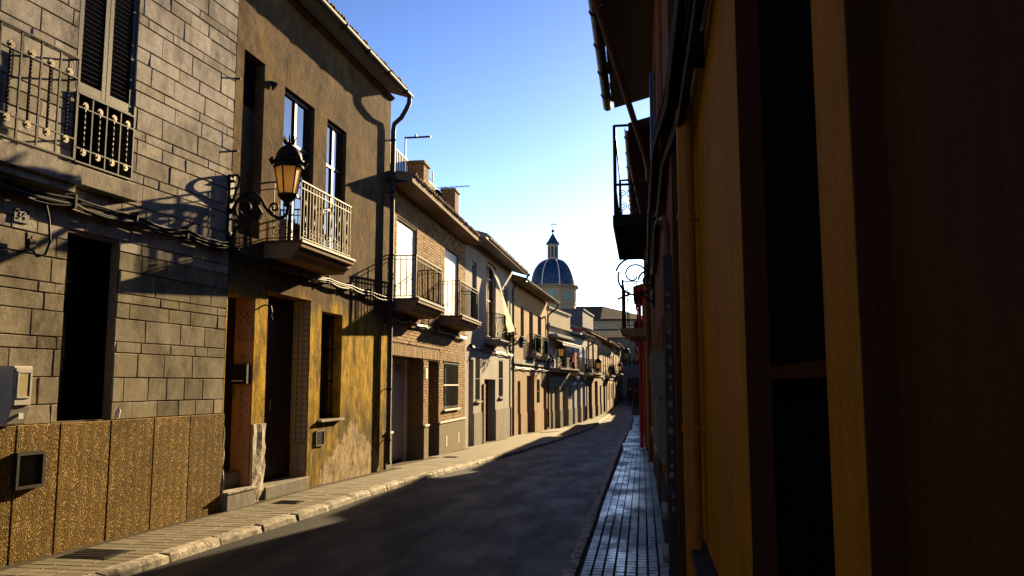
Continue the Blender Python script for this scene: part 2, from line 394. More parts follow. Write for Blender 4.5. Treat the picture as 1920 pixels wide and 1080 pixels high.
def strip(name, xa, xb, dz, mat, y0, y1, step=1.0, nx=4, dz2=None):
    dz2 = dz if dz2 is None else dz2
    mb = MB(); n = int((y1-y0)/step); rows = []
    for k in range(n+1):
        y = y0+(y1-y0)*k/n; a, b = xa(y), xb(y)
        rows.append([(a+(b-a)*j/nx, y, G(y)+dz+(dz2-dz)*j/nx) for j in range(nx+1)])
    for r0, r1 in zip(rows, rows[1:]):
        for j in range(nx): mb.quad(r0[j], r0[j+1], r1[j+1], r1[j])
    o = link(name, mb.mesh(name, mat)); o['kind'] = 'structure'; return o
ground = strip('ground', lambda y: -400, lambda y: 400, -.16, 'earth', -100, 700, 8, 8)
road = strip('road', lambda y: xLk(y)+.0, lambda y: xRk(y)+.02, -.085, 'asphalt', -10, 96, .5, 6, -.022)

# left pavement: bed, rows of tiles, kerb stones
pav = strip('pavement_left', lambda y: xLw(y)-.25, lambda y: xLk(y)-.12, -.010, 'grout', -10, 96, .5, 2)
def tile_mesh(w, d, h=.012, mat='paving', b=.004):
    return MB().box(-w/2, w/2, -d/2, d/2, -h, 0, b).mesh('paving_tile', mat)
t_me = tile_mesh(.268, .126); cnt = 0; rest = MB(); y = 5.4; ROW = .14
def tilt(y): return math.atan2(xLw(y+.5)-xLw(y-.5), 1.0)
while y < 62:
    a, b = xLw(y)+.01, xLk(y)-.13; n = int((b-a)/.27)
    off = .135*(int(y/ROW) % 2)
    for j in range(n+1):
        x1 = b-.136-(j*.275); z = G(y)+random.uniform(-.002, .0015)
        if x1 < a+.10: continue
        if cnt < 300:
            link('paving_tile', t_me, pav, (x1, y, z), (random.uniform(-.006, .006), random.uniform(-.006, .006), 0)); cnt += 1
        else:
            w = .134; rest.quad((x1-w, y-.062, z), (x1+w, y-.062, z), (x1+w, y+.062, z), (x1-w, y+.062, z))
    y += ROW
tag(link('far_paving_tiles', rest.mesh('far_paving_tiles', 'paving'), pav), kind='stuff')
def kerb_run(parent, fx, y0, y1, L, wid, h, mat, top, side):
    y = y0; vs = []
    for v in range(5):
        mb = MB(); n = 6; ring = []
        for k in range(n+1):
            t = k/n; yy = (t-.5)*(L-.03); j = lambda s: random.uniform(-s, s)
            e = .02 if k in (0, n) else 0
            ring.append([(-wid/2+j(.004), yy, -h), (-wid/2+j(.004), yy, -e*.6+j(.004)), (wid/2-.035+j(.01), yy, -e+j(.006)), (wid/2-e+j(.012), yy, -.035+j(.01)), (wid/2+.01, yy, -h)])
        for r0, r1 in zip(ring, ring[1:]):
            for q in range(4): mb.quad(r0[q], r0[q+1], r1[q+1], r1[q])
        mb.poly(ring[0]); mb.poly(ring[-1]); vs.append(mb.mesh('kerb_stone', mat, 1, True))
    while y < y1:
        l = L*random.uniform(.85, 1.1); ym = y+l/2; dx = fx(ym+.5)-fx(ym-.5)
        link('kerb_stone', random.choice(vs), parent, (fx(ym)-side*wid/2, ym, G(ym)+top+random.uniform(-.006, .006)), (0, 0, math.atan2(-dx, 1)+(0 if side > 0 else PI)+random.uniform(-.012, .012)), (1, l/L, 1))
        y += l
kerb_run(pav, xLk, 4.2, 84, .82, .14, .15, 'kerb', .004, 1)
# right pavement
pav2 = strip('pavement_right', lambda y: xRk(y)+.10, lambda y: .5, -.010, 'grout', -10, 96, .5, 2)
t2 = tile_mesh(.085, .098, .012, 'damp_paving', .006); rest = MB(); cnt = 0; y = 6.3
while y < 60:
    a, b = xRk(y)+.125, xRw(y)-.01; n = int((b-a)/.0955)
    for j in range(n):
        x1 = b-.05-j*.0955; z = G(y)+random.uniform(-.0015, .001)
        if cnt < 300: link('paving_tile', t2, pav2, (x1, y, z), (random.uniform(-.012, .012), random.uniform(-.014, .014), 0)); cnt += 1
        else:
            w = .0415; q = [random.uniform(-.0006, .0006) for _ in range(4)]
            rest.quad((x1-w, y-.049, z+q[0]), (x1+w, y-.049, z+q[1]), (x1+w, y+.049, z+q[2]), (x1-w, y+.049, z+q[3]))
    y += .112
tag(link('far_paving_tiles', rest.mesh('far_paving_tiles', 'damp_paving'), pav2), kind='stuff')
kerb_run(pav2, xRk, 5.0, 60, .42, .11, .14, 'dark_kerb', .004, -1)
# cast-iron covers in the left pavement
def cover(x, y, w, d, label):
    r = empty('access_cover', (x, y, G(y)), label, 'cover')
    link('frame', MB().box(-w/2, w/2, -d/2, d/2, -.01, .006).mesh('frame', 'worn_iron'), r)
    lid = link('lid', MB().box(-w/2+.03, w/2-.03, -d/2+.03, d/2-.03, .0, .0105).mesh('lid', 'iron'), r)
    for k in range(5): link('rib', MB().box(-w/2+.05, w/2-.05, -.006, .006, .0105, .014).mesh('rib', 'iron'), lid, (0, -d/2+.06+k*(d-.12)/4, 0))
cover(-5.15, 7.35, .5, .42, 'dark square access cover in the pavement under the pebble plinth')
cover(-4.78, 10.9, .36, .3, 'small dark cover in the pavement before the mustard wall doorways')
cover(-4.6, 19.8, .36, .3, 'small dark cover in the pavement before the brick house')

# ------------------------------------------------------------------ house pieces
def body(fr, root, u0, u1, z1, depth=7, mat='concrete', o=-.6, z0=-1.0):
    return fr.build(MB().box(u0, u1, -depth, o, z0, z1), 'rear_wall', mat, root)
def roof(fr, root, u0, u1, oe, ze, slope=.32, depth=4.2, mat='roof_clay', soffit='slab_paint', th=.10, tiles=None, pitch=.22, closed=True):
    """pitched tile roof over an eave board, tile ends real; tiles = count of single tile objects along the edge"""
    mb = MB(); back = -depth
    mb.prism([(oe, ze), (oe, ze+th), (back, ze+th+(oe-back)*slope), (back, ze+(oe-back)*slope)], 0, u0, u1)
    r = fr.build(mb, 'roof', soffit, root)
    n = int((u1-u0)/pitch); t = MB()
    def half(mb, uc, r0, oa, za, ob, zb, seg=5):
        i = len(mb.v)
        for (o_, z_, rr) in ((oa, za, r0), (ob, zb, r0*.85)):
            for k in range(seg+1):
                a = PI*k/seg; mb.v.append((uc+math.cos(a)*rr, o_, z_+math.sin(a)*rr))
            for k in range(seg+1):
                a = PI*k/seg; mb.v.append((uc+math.cos(a)*(rr-.016), o_, z_+math.sin(a)*(rr-.016)))
        m = 2*(seg+1)
        for k in range(seg):
            mb.f.append((i+k, i+k+1, i+m+k+1, i+m+k)); mb.f.append((i+k+seg+1, i+k+seg+2, i+k+1, i+k))
            mb.f.append((i+seg+1+k, i+m+seg+1+k, i+m+seg+2+k, i+seg+2+k))
    if tiles:
        me = MB(); half(me, 0, pitch*.40, 0, 0, -.45, .45*slope); me = me.mesh('roof_tile', mat, fr.sg, True)
        for k in range(n):
            uc = u0+(k+.5)*pitch
            link('roof_tile', me, r, (uc+random.uniform(-.012, .012), fr.sg*(oe+.06+random.uniform(-.02, .02)), ze+th-.012+random.uniform(-.008, .008)), (0, 0, random.uniform(-.05, .05)))
        start = oe-.40
    else: start = oe+.05
    for k in range(n):
        uc = u0+(k+.5)*pitch
        half(t, uc, pitch*.40, start+random.uniform(-.015, .015), ze+th-.012+(oe-start)*slope, back+.1, ze+th-.012+(oe-back-.1)*slope, 4)
    fr.build(t, 'tile_rows', mat, r, True, 'stuff')
    return r
def gutter(fr, root, u0, u1, o, z, r=.07, mat='zinc', rings=True):
    mb = MB(); seg = 7; pr = []
    for k in range(seg+1):
        a = PI+PI*k/seg; pr.append((o+math.cos(a)*r, z+math.sin(a)*r))
    for k in range(seg, -1, -1):
        a = PI+PI*k/seg; pr.append((o+math.cos(a)*(r-.006), z+math.sin(a)*(r-.006)))
    mb.prism(pr, 0, u0, u1); g = fr.build(mb, 'gutter', mat, root, True)
    if rings:
        k = u0+.5
        while k < u1:
            q = MB()
            q.tube([(k, o+math.cos(a)*(r+.006), z+math.sin(a)*(r+.006)) for a in [PI+PI*j/8 for j in range(9)]], .011, 5)
            fr.build(q, 'bracket', mat, g); k += 1.05
    return g
def window(fr, root, u0, u1, z0, z1, o=-.12, frame='brown_wood', mull=1, rails=(.5,), fw=.06, name='window', glass='glass'):
    mb = MB(); d = .05
    mb.box(u0, u0+fw, o-d, o, z0, z1); mb.box(u1-fw, u1, o-d, o, z0, z1); mb.box(u0+fw, u1-fw, o-d, o, z1-fw, z1); mb.box(u0+fw, u1-fw, o-d, o, z0, z0+fw)
    for k in range(1, mull+1):
        uc = u0+(u1-u0)*k/(mull+1); mb.box(uc-fw*.55, uc+fw*.55, o-d, o-.002, z0+fw, z1-fw)
    for q in rails:
        zc = z0+(z1-z0)*q; mb.box(u0+fw, u1-fw, o-d+.004, o-.006, zc-.02, zc+.02)
    w = fr.build(mb, name, frame, root)
    fr.build(MB().box(u0+.02, u1-.02, o-d+.010, o-d+.018, z0+.02, z1-.02), 'pane', glass, w)
    return w
def grille(fr, root, u0, u1, z0, z1, o=-.03, n=7, bars=(0, .5, 1), mat='iron', r=.008):
    bb = [MB().box(u0, u1, o-.008, o+.008, z0+(z1-z0)*q-.012, z0+(z1-z0)*q+.012) for q in bars]
    g = fr.build(bb[0], 'window_grille', mat, root)
    for b_ in bb[1:]: fr.build(b_, 'cross_bar', mat, g)
    me = MB().tube([(0, 0, z0), (0, 0, z1)], r, 5).mesh('bar', mat)
    for k in range(n): link('bar', me, g, (u0+(u1-u0)*(k+.5)/n, fr.sg*o, 0))
    return g
def panel_door(fr, root, u0, u1, z0, z1, o, mat='dark_wood', leaves=2, name='door'):
    mb = MB().box(u0, u1, o-.04, o, z0, z1); d = fr.build(mb, name, mat, root); w = (u1-u0)/leaves
    for k in range(leaves):
        for a, b in ((.06, .34), (.40, .70), (.75, .95)):
            fr.build(MB().box(u0+k*w+.08, u0+k*w+w-.08, o, o+.014, z0+(z1-z0)*a, z0+(z1-z0)*b, .012), 'door_panel', mat, d)
    fr.build(MB().tube([(u0+(u1-u0)/leaves-.05, o+.035, z0+1.0), (u0+(u1-u0)/leaves-.05, o+.035, z0+1.14)], .011, 6), 'handle', 'brass', d)
    return d
def ribbed(fr, root, u0, u1, z0, z1, o, mat, name, step=.09, d=.012):
    mb = MB(); z = z0
    mb.box(u0, u1, o-.03, o-d, z0, z1)
    while z < z1-.01:
        mb.prism([(o-d, z), (o, z+step*.3), (o, z+step*.75), (o-d, min(z+step, z1))], 0, u0+.004, u1-.004); z += step
    return fr.build(mb, name, mat, root)
def spiral(c, r0, r1, a0, turns, n=20, plane='uz', o=0):
    pts = []
    for k in range(n+1):
        t = k/n; a = a0+turns*2*PI*t; r = r0+(r1-r0)*t
        x, z = c[0]+math.cos(a)*r, c[1]+math.sin(a)*r
        pts.append((x, o, z) if plane == 'uz' else (o, x, z))
    return pts
def twisted(z0, z1, r=.011, tw=9):
    mb = MB(); n = 26; i0 = 0
    for k in range(n+1):
        z = z0+(z1-z0)*k/n; a = tw*PI*k/n
        for j in range(4): mb.v.append((math.cos(a+j*PI/2)*r*1.35, math.sin(a+j*PI/2)*r*1.35, z))
    for k in range(n):
        for j in range(4):
            a = k*4+j; b = k*4+(j+1) % 4; mb.f.append((a, b, b+4, a+4))
    return mb
def rosette(r=.042, d=.012):
    mb = MB(); n = 8
    for k in range(n):
        a = 2*PI*k/n; c = (math.cos(a)*r*.66, math.sin(a)*r*.66)
        mb.prism([(c[0]+math.cos(b)*r*.30, c[1]+math.sin(b)*r*.30) for b in [2*PI*j/6 for j in range(6)]], 1, -d, d)
    mb.prism([(math.cos(b)*r*.34, math.sin(b)*r*.34) for b in [2*PI*j/8 for j in range(8)]], 1, -d*1.4, d*1.4)
    return mb
def slab(fr, root, u0, u1, o1, z0, z1, mat='slab_paint', steps=2, label=None):
    mb = MB(); h = (z1-z0)
    pr = [(-.02, z0), (o1*.72, z0+.0), (o1*.80, z0+h*.30), (o1*.90, z0+h*.42), (o1*.90, z0+h*.66), (o1, z0+h*.70), (o1, z1), (-.02, z1)]
    i = len(mb.v); n = len(pr)
    for (p, z) in pr: mb.v.append((u0+max(0, o1-p)*.20*(1 if z < z1-.01 and p > 0 else (1 if p > 0 else 0)), p, z))
    for (p, z) in pr: mb.v.append((u1-max(0, o1-p)*.20*(1 if p > 0 else 0), p, z))
    mb.f.append(tuple(range(i+n-1, i-1, -1))); mb.f.append(tuple(range(i+n, i+2*n)))
    for k in range(n): mb.f.append((i+k, i+(k+1) % n, i+n+(k+1) % n, i+n+k))
    return fr.build(mb, 'balcony', mat, root, label=label)
def railing(fr, bal, u0, u1, o, z0, z1, nf, ns, mat='iron', r=.008, joined=False, mid=.86, wall_o=0.):
    mb = MB(); q = .011
    for z, w in ((z1, .016), (z0, .011), (z0+(z1-z0)*mid, .010)):
        mb.box(u0-w, u1+w, o-w, o+w, z-w*.6, z+w*.6)
        mb.box(u0-w, u0+w, wall_o, o-w, z-w*.6, z+w*.6); mb.box(u1-w, u1+w, wall_o, o-w, z-w*.6, z+w*.6)
    for u in (u0, u1): mb.box(u-.013, u+.013, o-.013, o+.013, z0-.03, z1)
    pts = [(u0+(u1-u0)*(k+.5)/nf, o) for k in range(nf)]+[(u, wall_o+(o-wall_o)*(k+.5)/ns) for u in (u0, u1) for k in range(ns)]
    if joined:
        for (u, oo) in pts: mb.tube([(u, oo, z0), (u, oo, z1)], r, 4, False)
        return fr.build(mb, 'railing', mat, bal)
    h = fr.build(mb, 'railing', mat, bal)
    me = MB().tube([(0, 0, z0), (0, 0, z1)], r, 6).mesh('baluster', mat)
    for (u, oo) in pts: link('baluster', me, bal, (u, fr.sg*oo, 0))
    return h

# ================================================================== LEFT ROW
# ---------------------------------------------------------------- stone-faced house
fs = Frame((-6.06, 3.0), (-5.35, 10.05))
st = fs.root('stone_house', 'stone-faced house with pebble plinth and a louvred shutter at the left edge', 'house')
UE = 7.083
ops = [(4.36, 5.08, 1.235, 3.11, .13), (4.33, 5.18, 3.79, 6.75, .28)]
fs.build(MB().wall(-34, UE, -.2, 9.0, ops, -.014), 'wall', 'mortar', st)  # wall run on unseen behind the camera to cut sky fill
body(fs, st, -34, UE, 9.0, 8, 'concrete', -.40)
roof(fs, st, -34, UE, .5, 9.0, .3, 5, 'roof_clay')
# stones in courses
meshes = {}
def stone_piece(u0, u1, z0, z1, d):
    mb = MB(); e = .006; o1 = d
    mb.v += [(u0, -.012, z0), (u1, -.012, z0), (u1, -.012, z1), (u0, -.012, z1), *[(a+random.uniform(-.003, .003), o1+random.uniform(-.0025, .0025), b+random.uniform(-.003, .003)) for a, b in ((u0+e, z0+e), (u1-e, z0+e), (u1-e, z1-e), (u0+e, z1-e))]]
    mb.f += [(4, 5, 6, 7), (0, 1, 5, 4), (1, 2, 6, 5), (2, 3, 7, 6), (3, 0, 4, 7)]
    return mb
def lay(z0, z1, ua, ub):
    global nst
    z = z0; rest = MB(); seq = [.255, .115, .235, .17, .105, .26, .2, .12, .245, .16]; k = 0; nst = 0
    zs = [1.222, 1.405, 1.645]
    while z < z1-.05:
        if z < 1.3: h = .185
        elif z < 1.5: h = .26
        else: h = seq[k % len(seq)]*random.uniform(.93, 1.07); k += 1
        zt = min(z+h, z1); u = ua-random.uniform(0, .3); g = .0035
        while u < ub:
            w = (random.uniform(.30, .42) if z < 1.5 else random.uniform(.34, .72))*(1 if h > .13 else random.choice((.5, .9, 1.1)))
            a, b = max(u, ua), min(u+w, ub); u += w
            if ub-b < .12: b = ub; u = ub
            if b-a < .04: continue
            segs = [(a, b)]
            for p in ops:
                if p[2] < (z+zt)/2 < p[3]:
                    new = []
                    for s0, s1 in segs:
                        if p[1] <= s0 or p[0] >= s1: new.append((s0, s1)); continue
                        if s0 < p[0]-.03: new.append((s0, p[0]))
                        if s1 > p[1]+.03: new.append((p[1], s1))
                    segs = new
            for s0, s1 in segs:
                pc = stone_piece(s0+g, s1-g, z+g, zt-g, random.uniform(-.003, .005))
                if s1 > 3.35 and z < 6.9 and nst < 299: fs.build(pc, 'stone', 'stone' if z > 2.85 else 'vignetted_stone', st); nst += 1
                else: i = len(rest.v); rest.v += pc.v; rest.f += [tuple(i+j for j in f) for f in pc.f]
        z = zt
    fs.build(rest, 'outer_stones', 'stone', st, kind='stuff')
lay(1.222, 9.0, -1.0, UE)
# pebble plinth panels
us = [3.85-.66*k for k in range(8, 0, -1)]+[3.85, 4.36, 5.04, 5.72, 6.37, 7.083]
for a, b in zip(us, us[1:]): fs.build(MB().box(a+.006, b-.006, -.01, .045+random.uniform(-.003, .003), -.05, 1.222+random.uniform(-.003, .003)), 'plinth_panel', 'pebble', st, bevel=.006)
fs.build(MB().box(-1.4, 7.02, -.01, .032, -.05, 1.205), 'plinth_backing', 'mortar', st)
# lower opening: dark door leaf set back, stone jamb, strap
d = fs.build(MB().box(4.36, 5.08, -.16, -.112, 1.235, 3.11), 'door', 'black', st)
for k in range(4): fs.build(MB().box(4.39+k*.17, 4.39+k*.17+.155, -.112, -.104, 1.25, 3.09), 'board', 'black', d)
fs.build(MB().tube(spiral((0, 0), .028, .03, 0, 1, 12), .010, 5), 'strap_ring', 'white_paint', st).location = (5.07, .15, 1.62)
fs.build(MB().tube([(5.12, .03, 1.235), (5.12, .035, 1.30), (5.135, .05, 1.35), (5.15, .05, 1.32), (5.15, .04, 1.25)], .012, 6), 'tie_hook', 'white_paint', st)
# upper opening: pair of louvred shutters above a low grille
sh = MB(); zb, zt = 4.585, 6.73
for a, b in ((4.345, 4.755), (4.765, 5.17)):
    mb = MB().box(a, a+.055, -.06, -.015, zb, zt).box(b-.055, b, -.06, -.015, zb, zt).box(a+.055, b-.055, -.06, -.016, zt-.07, zt).box(a+.055, b-.055, -.06, -.016, zb, zb+.09)
    s_ = fs.build(mb, 'shutter', 'shutter_paint', st)
    me = MB().prism([(-.055, 0), (-.049, -.006), (-.020, .042), (-.026, .048)], 0, a+.057, b-.057).mesh('slat', 'shutter_paint', fs.sg)
    z = zb+.10
    while z < zt-.12: link('slat', me, s_, (0, 0, z)); z += .053
fs.build(MB().box(4.34, 5.175, -.27, -.26, 3.8, 6.74), 'dark_pane', 'black', st)
fs.build(MB().box(4.33, 5.18, -.27, -.01, 4.555, 4.58), 'transom', 'shutter_paint', st)
# grille under the shutters
def ornate(fr, parent, u0, u1, o, zlo, zhi, n, mat='worn_iron', ros='brass', ends=True):
    rail = MB()
    for z, w in ((zhi, .013), (zlo, .013)): rail.box(u0, u1, o-w, o+w, z-.008, z+.008)
    zm1, zm0 = zhi-(zhi-zlo)*.20, zlo+(zhi-zlo)*.20
    for z in (zm1, zm0): rail.box(u0, u1, o-.010, o+.010, z-.007, z+.007)
    h = fr.build(rail, 'rail', mat, parent)
    bar = MB().box(-.008, .008, -.008, .008, zlo, zhi).mesh('baluster', mat); tw = twisted(zm0-.02, zm1+.02).mesh('twisted_baluster', mat); ro = rosette().mesh('rosette', ros)
    for k in range(n+1): link('baluster', bar, parent, (u0+(u1-u0)*k/n, fr.sg*o, 0))
    for k in range(n):
        u = u0+(u1-u0)*(k+.5)/n
        link('twisted_baluster', tw, parent, (u, fr.sg*o, 0)); link('rosette', ro, parent, (u, fr.sg*o, zm1+.03)); link('rosette', ro, parent, (u, fr.sg*o, zm0-.03))
    return h
g1 = fs.build(MB().box(4.34, 5.17, -.005, .012, 3.80, 3.815), 'window_grille', 'worn_iron', st)
ornate(fs, g1, 4.345, 5.165, .02, 3.83, 4.54, 4)
fs.build(MB().box(4.30, 5.20, .0, .10, 3.585, 3.775), 'window_sill', 'stone', st, bevel=.008)
# shallow balcony running out of the picture
b1 = fs.build(MB().box(1.2, 4.30, -.01, .17, 3.56, 3.74).box(1.25, 4.27, -.01, .13, 3.48, 3.56), 'balcony', 'stone', st)
ornate(fs, b1, 1.47, 4.22, .125, 3.80, 4.83, 12)
rt = MB()
for z in (4.83, 3.80, 4.62, 4.0): rt.box(4.208, 4.228, .0, .115, z-.008, z+.008)
fs.build(rt, 'side_rail', 'worn_iron', b1)
# gas meter cabinet on the wall
mt = fs.root('gas_meter_box', 'pale gas meter box with amber window hung on the stone wall', 'meter box', 3.62, 0, 1.24)
fs.build(MB().prism([(.02, 0), (.15, 0), (.20, .16), (.20, .52), (.02, .52)], 0, 0, .21), 'cabinet', 'meter_plastic', mt, bevel=.008)
dr = fs.build(MB().box(.012, .198, .2, .214, .17, .505), 'cabinet_door', 'meter_plastic', mt, bevel=.005)
fs.build(MB().box(.045, .165, .214, .219, .25, .46), 'meter_glass', 'meter_window', dr)
fs.build(MB().box(.04, .17, .214, .223, .235, .25).box(.04, .17, .214, .223, .46, .475).box(.03, .045, .214, .223, .235, .475).box(.165, .18, .214, .223, .235, .475), 'window_frame', 'meter_plastic', dr)
fs.build(MB().box(.10, .15, .18, .186, .05, .10), 'lock_plate', 'white_paint', mt)
# meshed hatch in the plinth
ht = fs.root('plinth_hatch', 'small meshed metal hatch with hinges set in the pebble plinth', 'hatch', 3.83, .045, .65)
fs.build(MB().box(0, .32, 0, .05, 0, .028).box(0, .32, 0, .05, .302, .33).box(0, .028, 0, .05, .028, .302).box(.292, .32, 0, .05, .028, .302), 'frame', 'worn_iron', ht)
fs.build(MB().box(.02, .30, .0, .012, .02, .31), 'backing', 'plaque', ht)
mm = MB()
for k in range(-10, 22):
    for sgn in (1, -1):
        x0 = .16+sgn*(k*.028-.16); pts = []
        for t in (0, 1):
            z = .028+t*.274; x = x0+sgn*t*.274*.6; pts.append((x, .034+.002*sgn, z))
        (xa, _, za), (xb, _, zb_) = pts
        def clip(x): return za+(x-xa)*(zb_-za)/(xb-xa)
        lo, hi = .028, .292; P = []
        if max(xa, xb) < lo or min(xa, xb) > hi: continue
        qa, qb = (xa, za), (xb, zb_)
        if qa[0] < lo: qa = (lo, clip(lo))
        if qa[0] > hi: qa = (hi, clip(hi))
        if qb[0] < lo: qb = (lo, clip(lo))
        if qb[0] > hi: qb = (hi, clip(hi))
        if abs(qa[1]-qb[1]) > .01: mm.tube([(qa[0], pts[0][1], qa[1]), (qb[0], pts[1][1], qb[1])], .003, 4, False)
fs.build(mm, 'wire_mesh', 'pale_iron', ht)
for z in (.06, .25): fs.build(MB().tube([(.325, .035, z-.03), (.325, .035, z+.03)], .014, 8), 'hinge', 'iron', ht)
# house number
def text_mesh(s, size, mat, depth=.002):
    cu = bpy.data.curves.new('digits', 'FONT'); cu.body = s; cu.size = size; cu.align_x = 'CENTER'; cu.align_y = 'CENTER'; cu.extrude = depth
    o = bpy.data.objects.new('digits', cu); COL.objects.link(o); dg = bpy.context.evaluated_depsgraph_get()
    me = bpy.data.meshes.new_from_object(o.evaluated_get(dg)); bpy.data.objects.remove(o); me.materials.clear(); me.materials.append(MATS[mat]); return me
pl = fs.root('number_plaque', 'dark plaque with the house number 34 on the stone wall', 'house number', 3.77, .006, 3.15)
fs.build(MB().box(-.085, .085, 0, .012, -.065, .065), 'plate', 'plaque', pl, bevel=.003)
link('digits', text_mesh('34', .105, 'pale_box'), pl, (0, fs.sg*.015, 0), (PI/2, 0, 0))

# ---------------------------------------------------------------- ochre house
fo = Frame((-5.35, 10.05), (-5.09, 16.13))
oc = fo.root('ochre_house', 'weathered ochre house with peeling foot, two tall windows and a clay tile eave', 'house')
oops = [(.20, .78, 3.62, 6.2, .16), (1.40, 2.46, 3.68, 6.1, .30), (2.96, 3.79, 3.72, 6.1, .30), (.02, .74, -.1, 2.79, .34), (1.10, 2.52, -.1, 2.93, .34), (2.94, 3.80, 1.02, 2.80, .32), (2.80, 3.12, .60, .85, .12)]
fo.build(MB().wall(0, 6.08, -.3, 7.56, oops, 0), 'wall', 'ochre_render', oc)
body(fo, oc, 0.005, 6.08, 7.5, 8, 'concrete', -.76, -.5)
fo.build(MB().box(0.005, 6.08, -.755, -.7, 2.97, 7.5).box(6.0, 6.079, -.755, -.003, -.3, 7.49).box(.005, .015, -.755, -.003, -.3, 7.49), 'side_wall', 'concrete', oc)
rf = roof(fo, oc, -.02, 6.10, .36, 7.53, .33, 4.5, 'roof_clay', 'slab_paint', .10, True, .205)
fo.build(MB().prism([(0.005, 7.46), (.04, 7.47), (.10, 7.526), (.005, 7.526)], 0, .0, 6.06), 'cornice', 'ochre_render', oc)
gt = gutter(fo, oc, -.02, 6.12, .418, 7.562, .062, 'gutter_paint')
fo.build(MB().tube([(6.03, .418, 7.51), (6.03, .41, 7.38), (6.01, .36, 7.25), (5.98, .26, 7.06), (5.97, .12, 6.94), (5.97, .10, 6.8), (5.97, .10, 4), (5.97, .10, .10), (5.97, .13, .03)], .05, 10), 'downpipe', 'pipe_grey', oc, True)
for z in (6.6, 5.5, 4.2, 2.9, 1.5, .5): fo.build(MB().tube([(5.97, .10, z-.02), (5.97, .10, z+.02)], .058, 10).box(5.955, 5.985, 0, .06, z-.01, z+.01), 'pipe_clip', 'iron', oc)
fo.build(MB().tube([(5.80, .0, 5.72), (5.80, .22, 5.72)], .012, 6), 'wall_pin', 'iron', oc)
for (u, z) in ((.02, 5.7), (.03, 4.7)): fo.build(MB().tube([(u, 0, z), (u, .06, z)], .014, 6), 'wall_pin', 'iron', oc)
fo.build(MB().prism([(.0, 6.02), (.10, 5.98), (.02, 5.88)], 0, .95, 1.0), 'wall_hook', 'worn_iron', oc)
# blind window
bw = fo.build(MB().box(.2, .78, -.17, -.14, 3.62, 5.5), 'blind_panel', 'ochre_render', oc)
fo.build(MB().box(.2, .78, -.17, -.15, 5.5, 6.2), 'dark_pane', 'black', oc)
window(fo, oc, 1.40, 2.46, 3.68, 6.1, -.07, 'brown_wood', 1, (.36, .68), .06)
window(fo, oc, 2.96, 3.79, 3.72, 6.1, -.07, 'brown_wood', 1, (.36, .68), .055)
# balcony
ob = slab(fo, oc, .92, 2.86, .58, 3.38, 3.60, 'slab_paint')
fo.build(MB().box(.90, 2.88, -.01, .60, 3.598, 3.63), 'floor_edge', 'pale_iron', ob)
hr = MB()
U0, U1, OO, Z0, Z1 = .98, 2.80, .52, 3.68, 4.50
for z, w in ((Z1, .016), (Z0, .011), (Z1-.10, .010)):
    hr.box(U0-w, U1+w, OO-w, OO+w, z-w*.6, z+w*.6)
    for u in (U0, U1): hr.box(u-w, u+w, 0, OO-w, z-w*.6, z+w*.6)
fo.build(hr, 'handrail', 'pale_iron', ob)
me = MB().box(-.006, .006, -.006, .006, 3.62, Z1).mesh('baluster', 'pale_iron'); tw = twisted(3.86, 4.34, .008, 12).mesh('twisted_baluster', 'worn_iron')
sc_ = MB().tube(spiral((0, 3.77), .012, .075, 0, 1.25, 18), .007, 5).mesh('scroll', 'pale_iron'); sc2 = MB().tube(spiral((0, 4.36), .035, .008, -PI/2, 1.1, 12), .006, 4).mesh('scroll', 'pale_iron')
N_ = 18
for k in range(N_+1):
    u = U0+(U1-U0)*k/N_; link('baluster', me, ob, (u, fo.sg*OO, 0))
for k in range(1, N_, 3):
    u = U0+(U1-U0)*(k+.5)/N_; link('twisted_baluster', tw, ob, (u, fo.sg*OO, 0)); link('scroll', sc_, ob, (u, fo.sg*OO, 0)); link('scroll', sc2, ob, (u, fo.sg*OO, 0))
for k in range(3, N_, 3):
    u = U0+(U1-U0)*k/N_; link('scroll', sc_, ob, (u+.05, fo.sg*OO, 0), None, (-.7, 1, 1))
for u in (U0, U1):
    for k in range(1, 5):
        o = OO*k/5; link('baluster', me, ob, (u, fo.sg*o, 0))
    link('twisted_baluster', tw, ob, (u, fo.sg*.26, 0)); link('scroll', sc_, ob, (u, fo.sg*.16, 0), (0, 0, PI/2)); link('scroll', sc_, ob, (u, fo.sg*.36, 0), (0, 0, PI/2))
# first doorway: tiled jamb, steps, dark door
panel_door(fo, oc, .02, .74, .40, 2.79, -.29, 'dark_wood', 1)
fo.build(MB().box(.728, .737, -.30, -.012, .2, 2.78), 'jamb', 'pink_tile', oc)
jt = fo.build(MB().box(.724, .728, -.29, -.02, .2, .22), 'jamb_border', 'white_tile', oc)
rg = MB().tube(spiral((0, 0), .045, .045, 0, 1, 14, 'oz'), .006, 4)
rgm = rg.mesh('tile_motif', 'pale_box', fo.sg)
for zc in (2.58, 2.47, 2.36, 2.25):
    for oc_ in (-.07, -.165, -.26): link('tile_motif', rgm, oc, (.727, fo.sg*oc_, zc))
for k in range(11): fo.build(MB().box(.722, .728, -.17, -.13, .95+k*.10, 1.0+k*.10), 'tile_motif', 'pale_box', oc)
fo.build(MB().box(.02, .735, -.05, .10, -.1, .20), 'doorstep', 'concrete', oc, bevel=.01)
fo.build(MB().box(.01, .745, -.06, .115, .2, .225), 'doorstep', 'white_stone', oc)
fo.build(MB().box(.02, .72, -.34, -.12, .0, .42), 'doorstep', 'concrete', oc, bevel=.01)
fo.build(MB().box(.0, .75, -.3, -.06, -.1, .2), 'threshold', 'concrete', oc)
mbx = fo.root('mailbox', 'black letter box on the pink tiled jamb of the first ochre doorway', 'letter box', .66, -.15, 1.60)
fo.build(MB().prism([(-.06, 0), (.06, 0), (.06, .22), (.05, .27), (-.05, .27), (-.06, .22)], 1, -.13, .13), 'case', 'iron', mbx, bevel=.005)
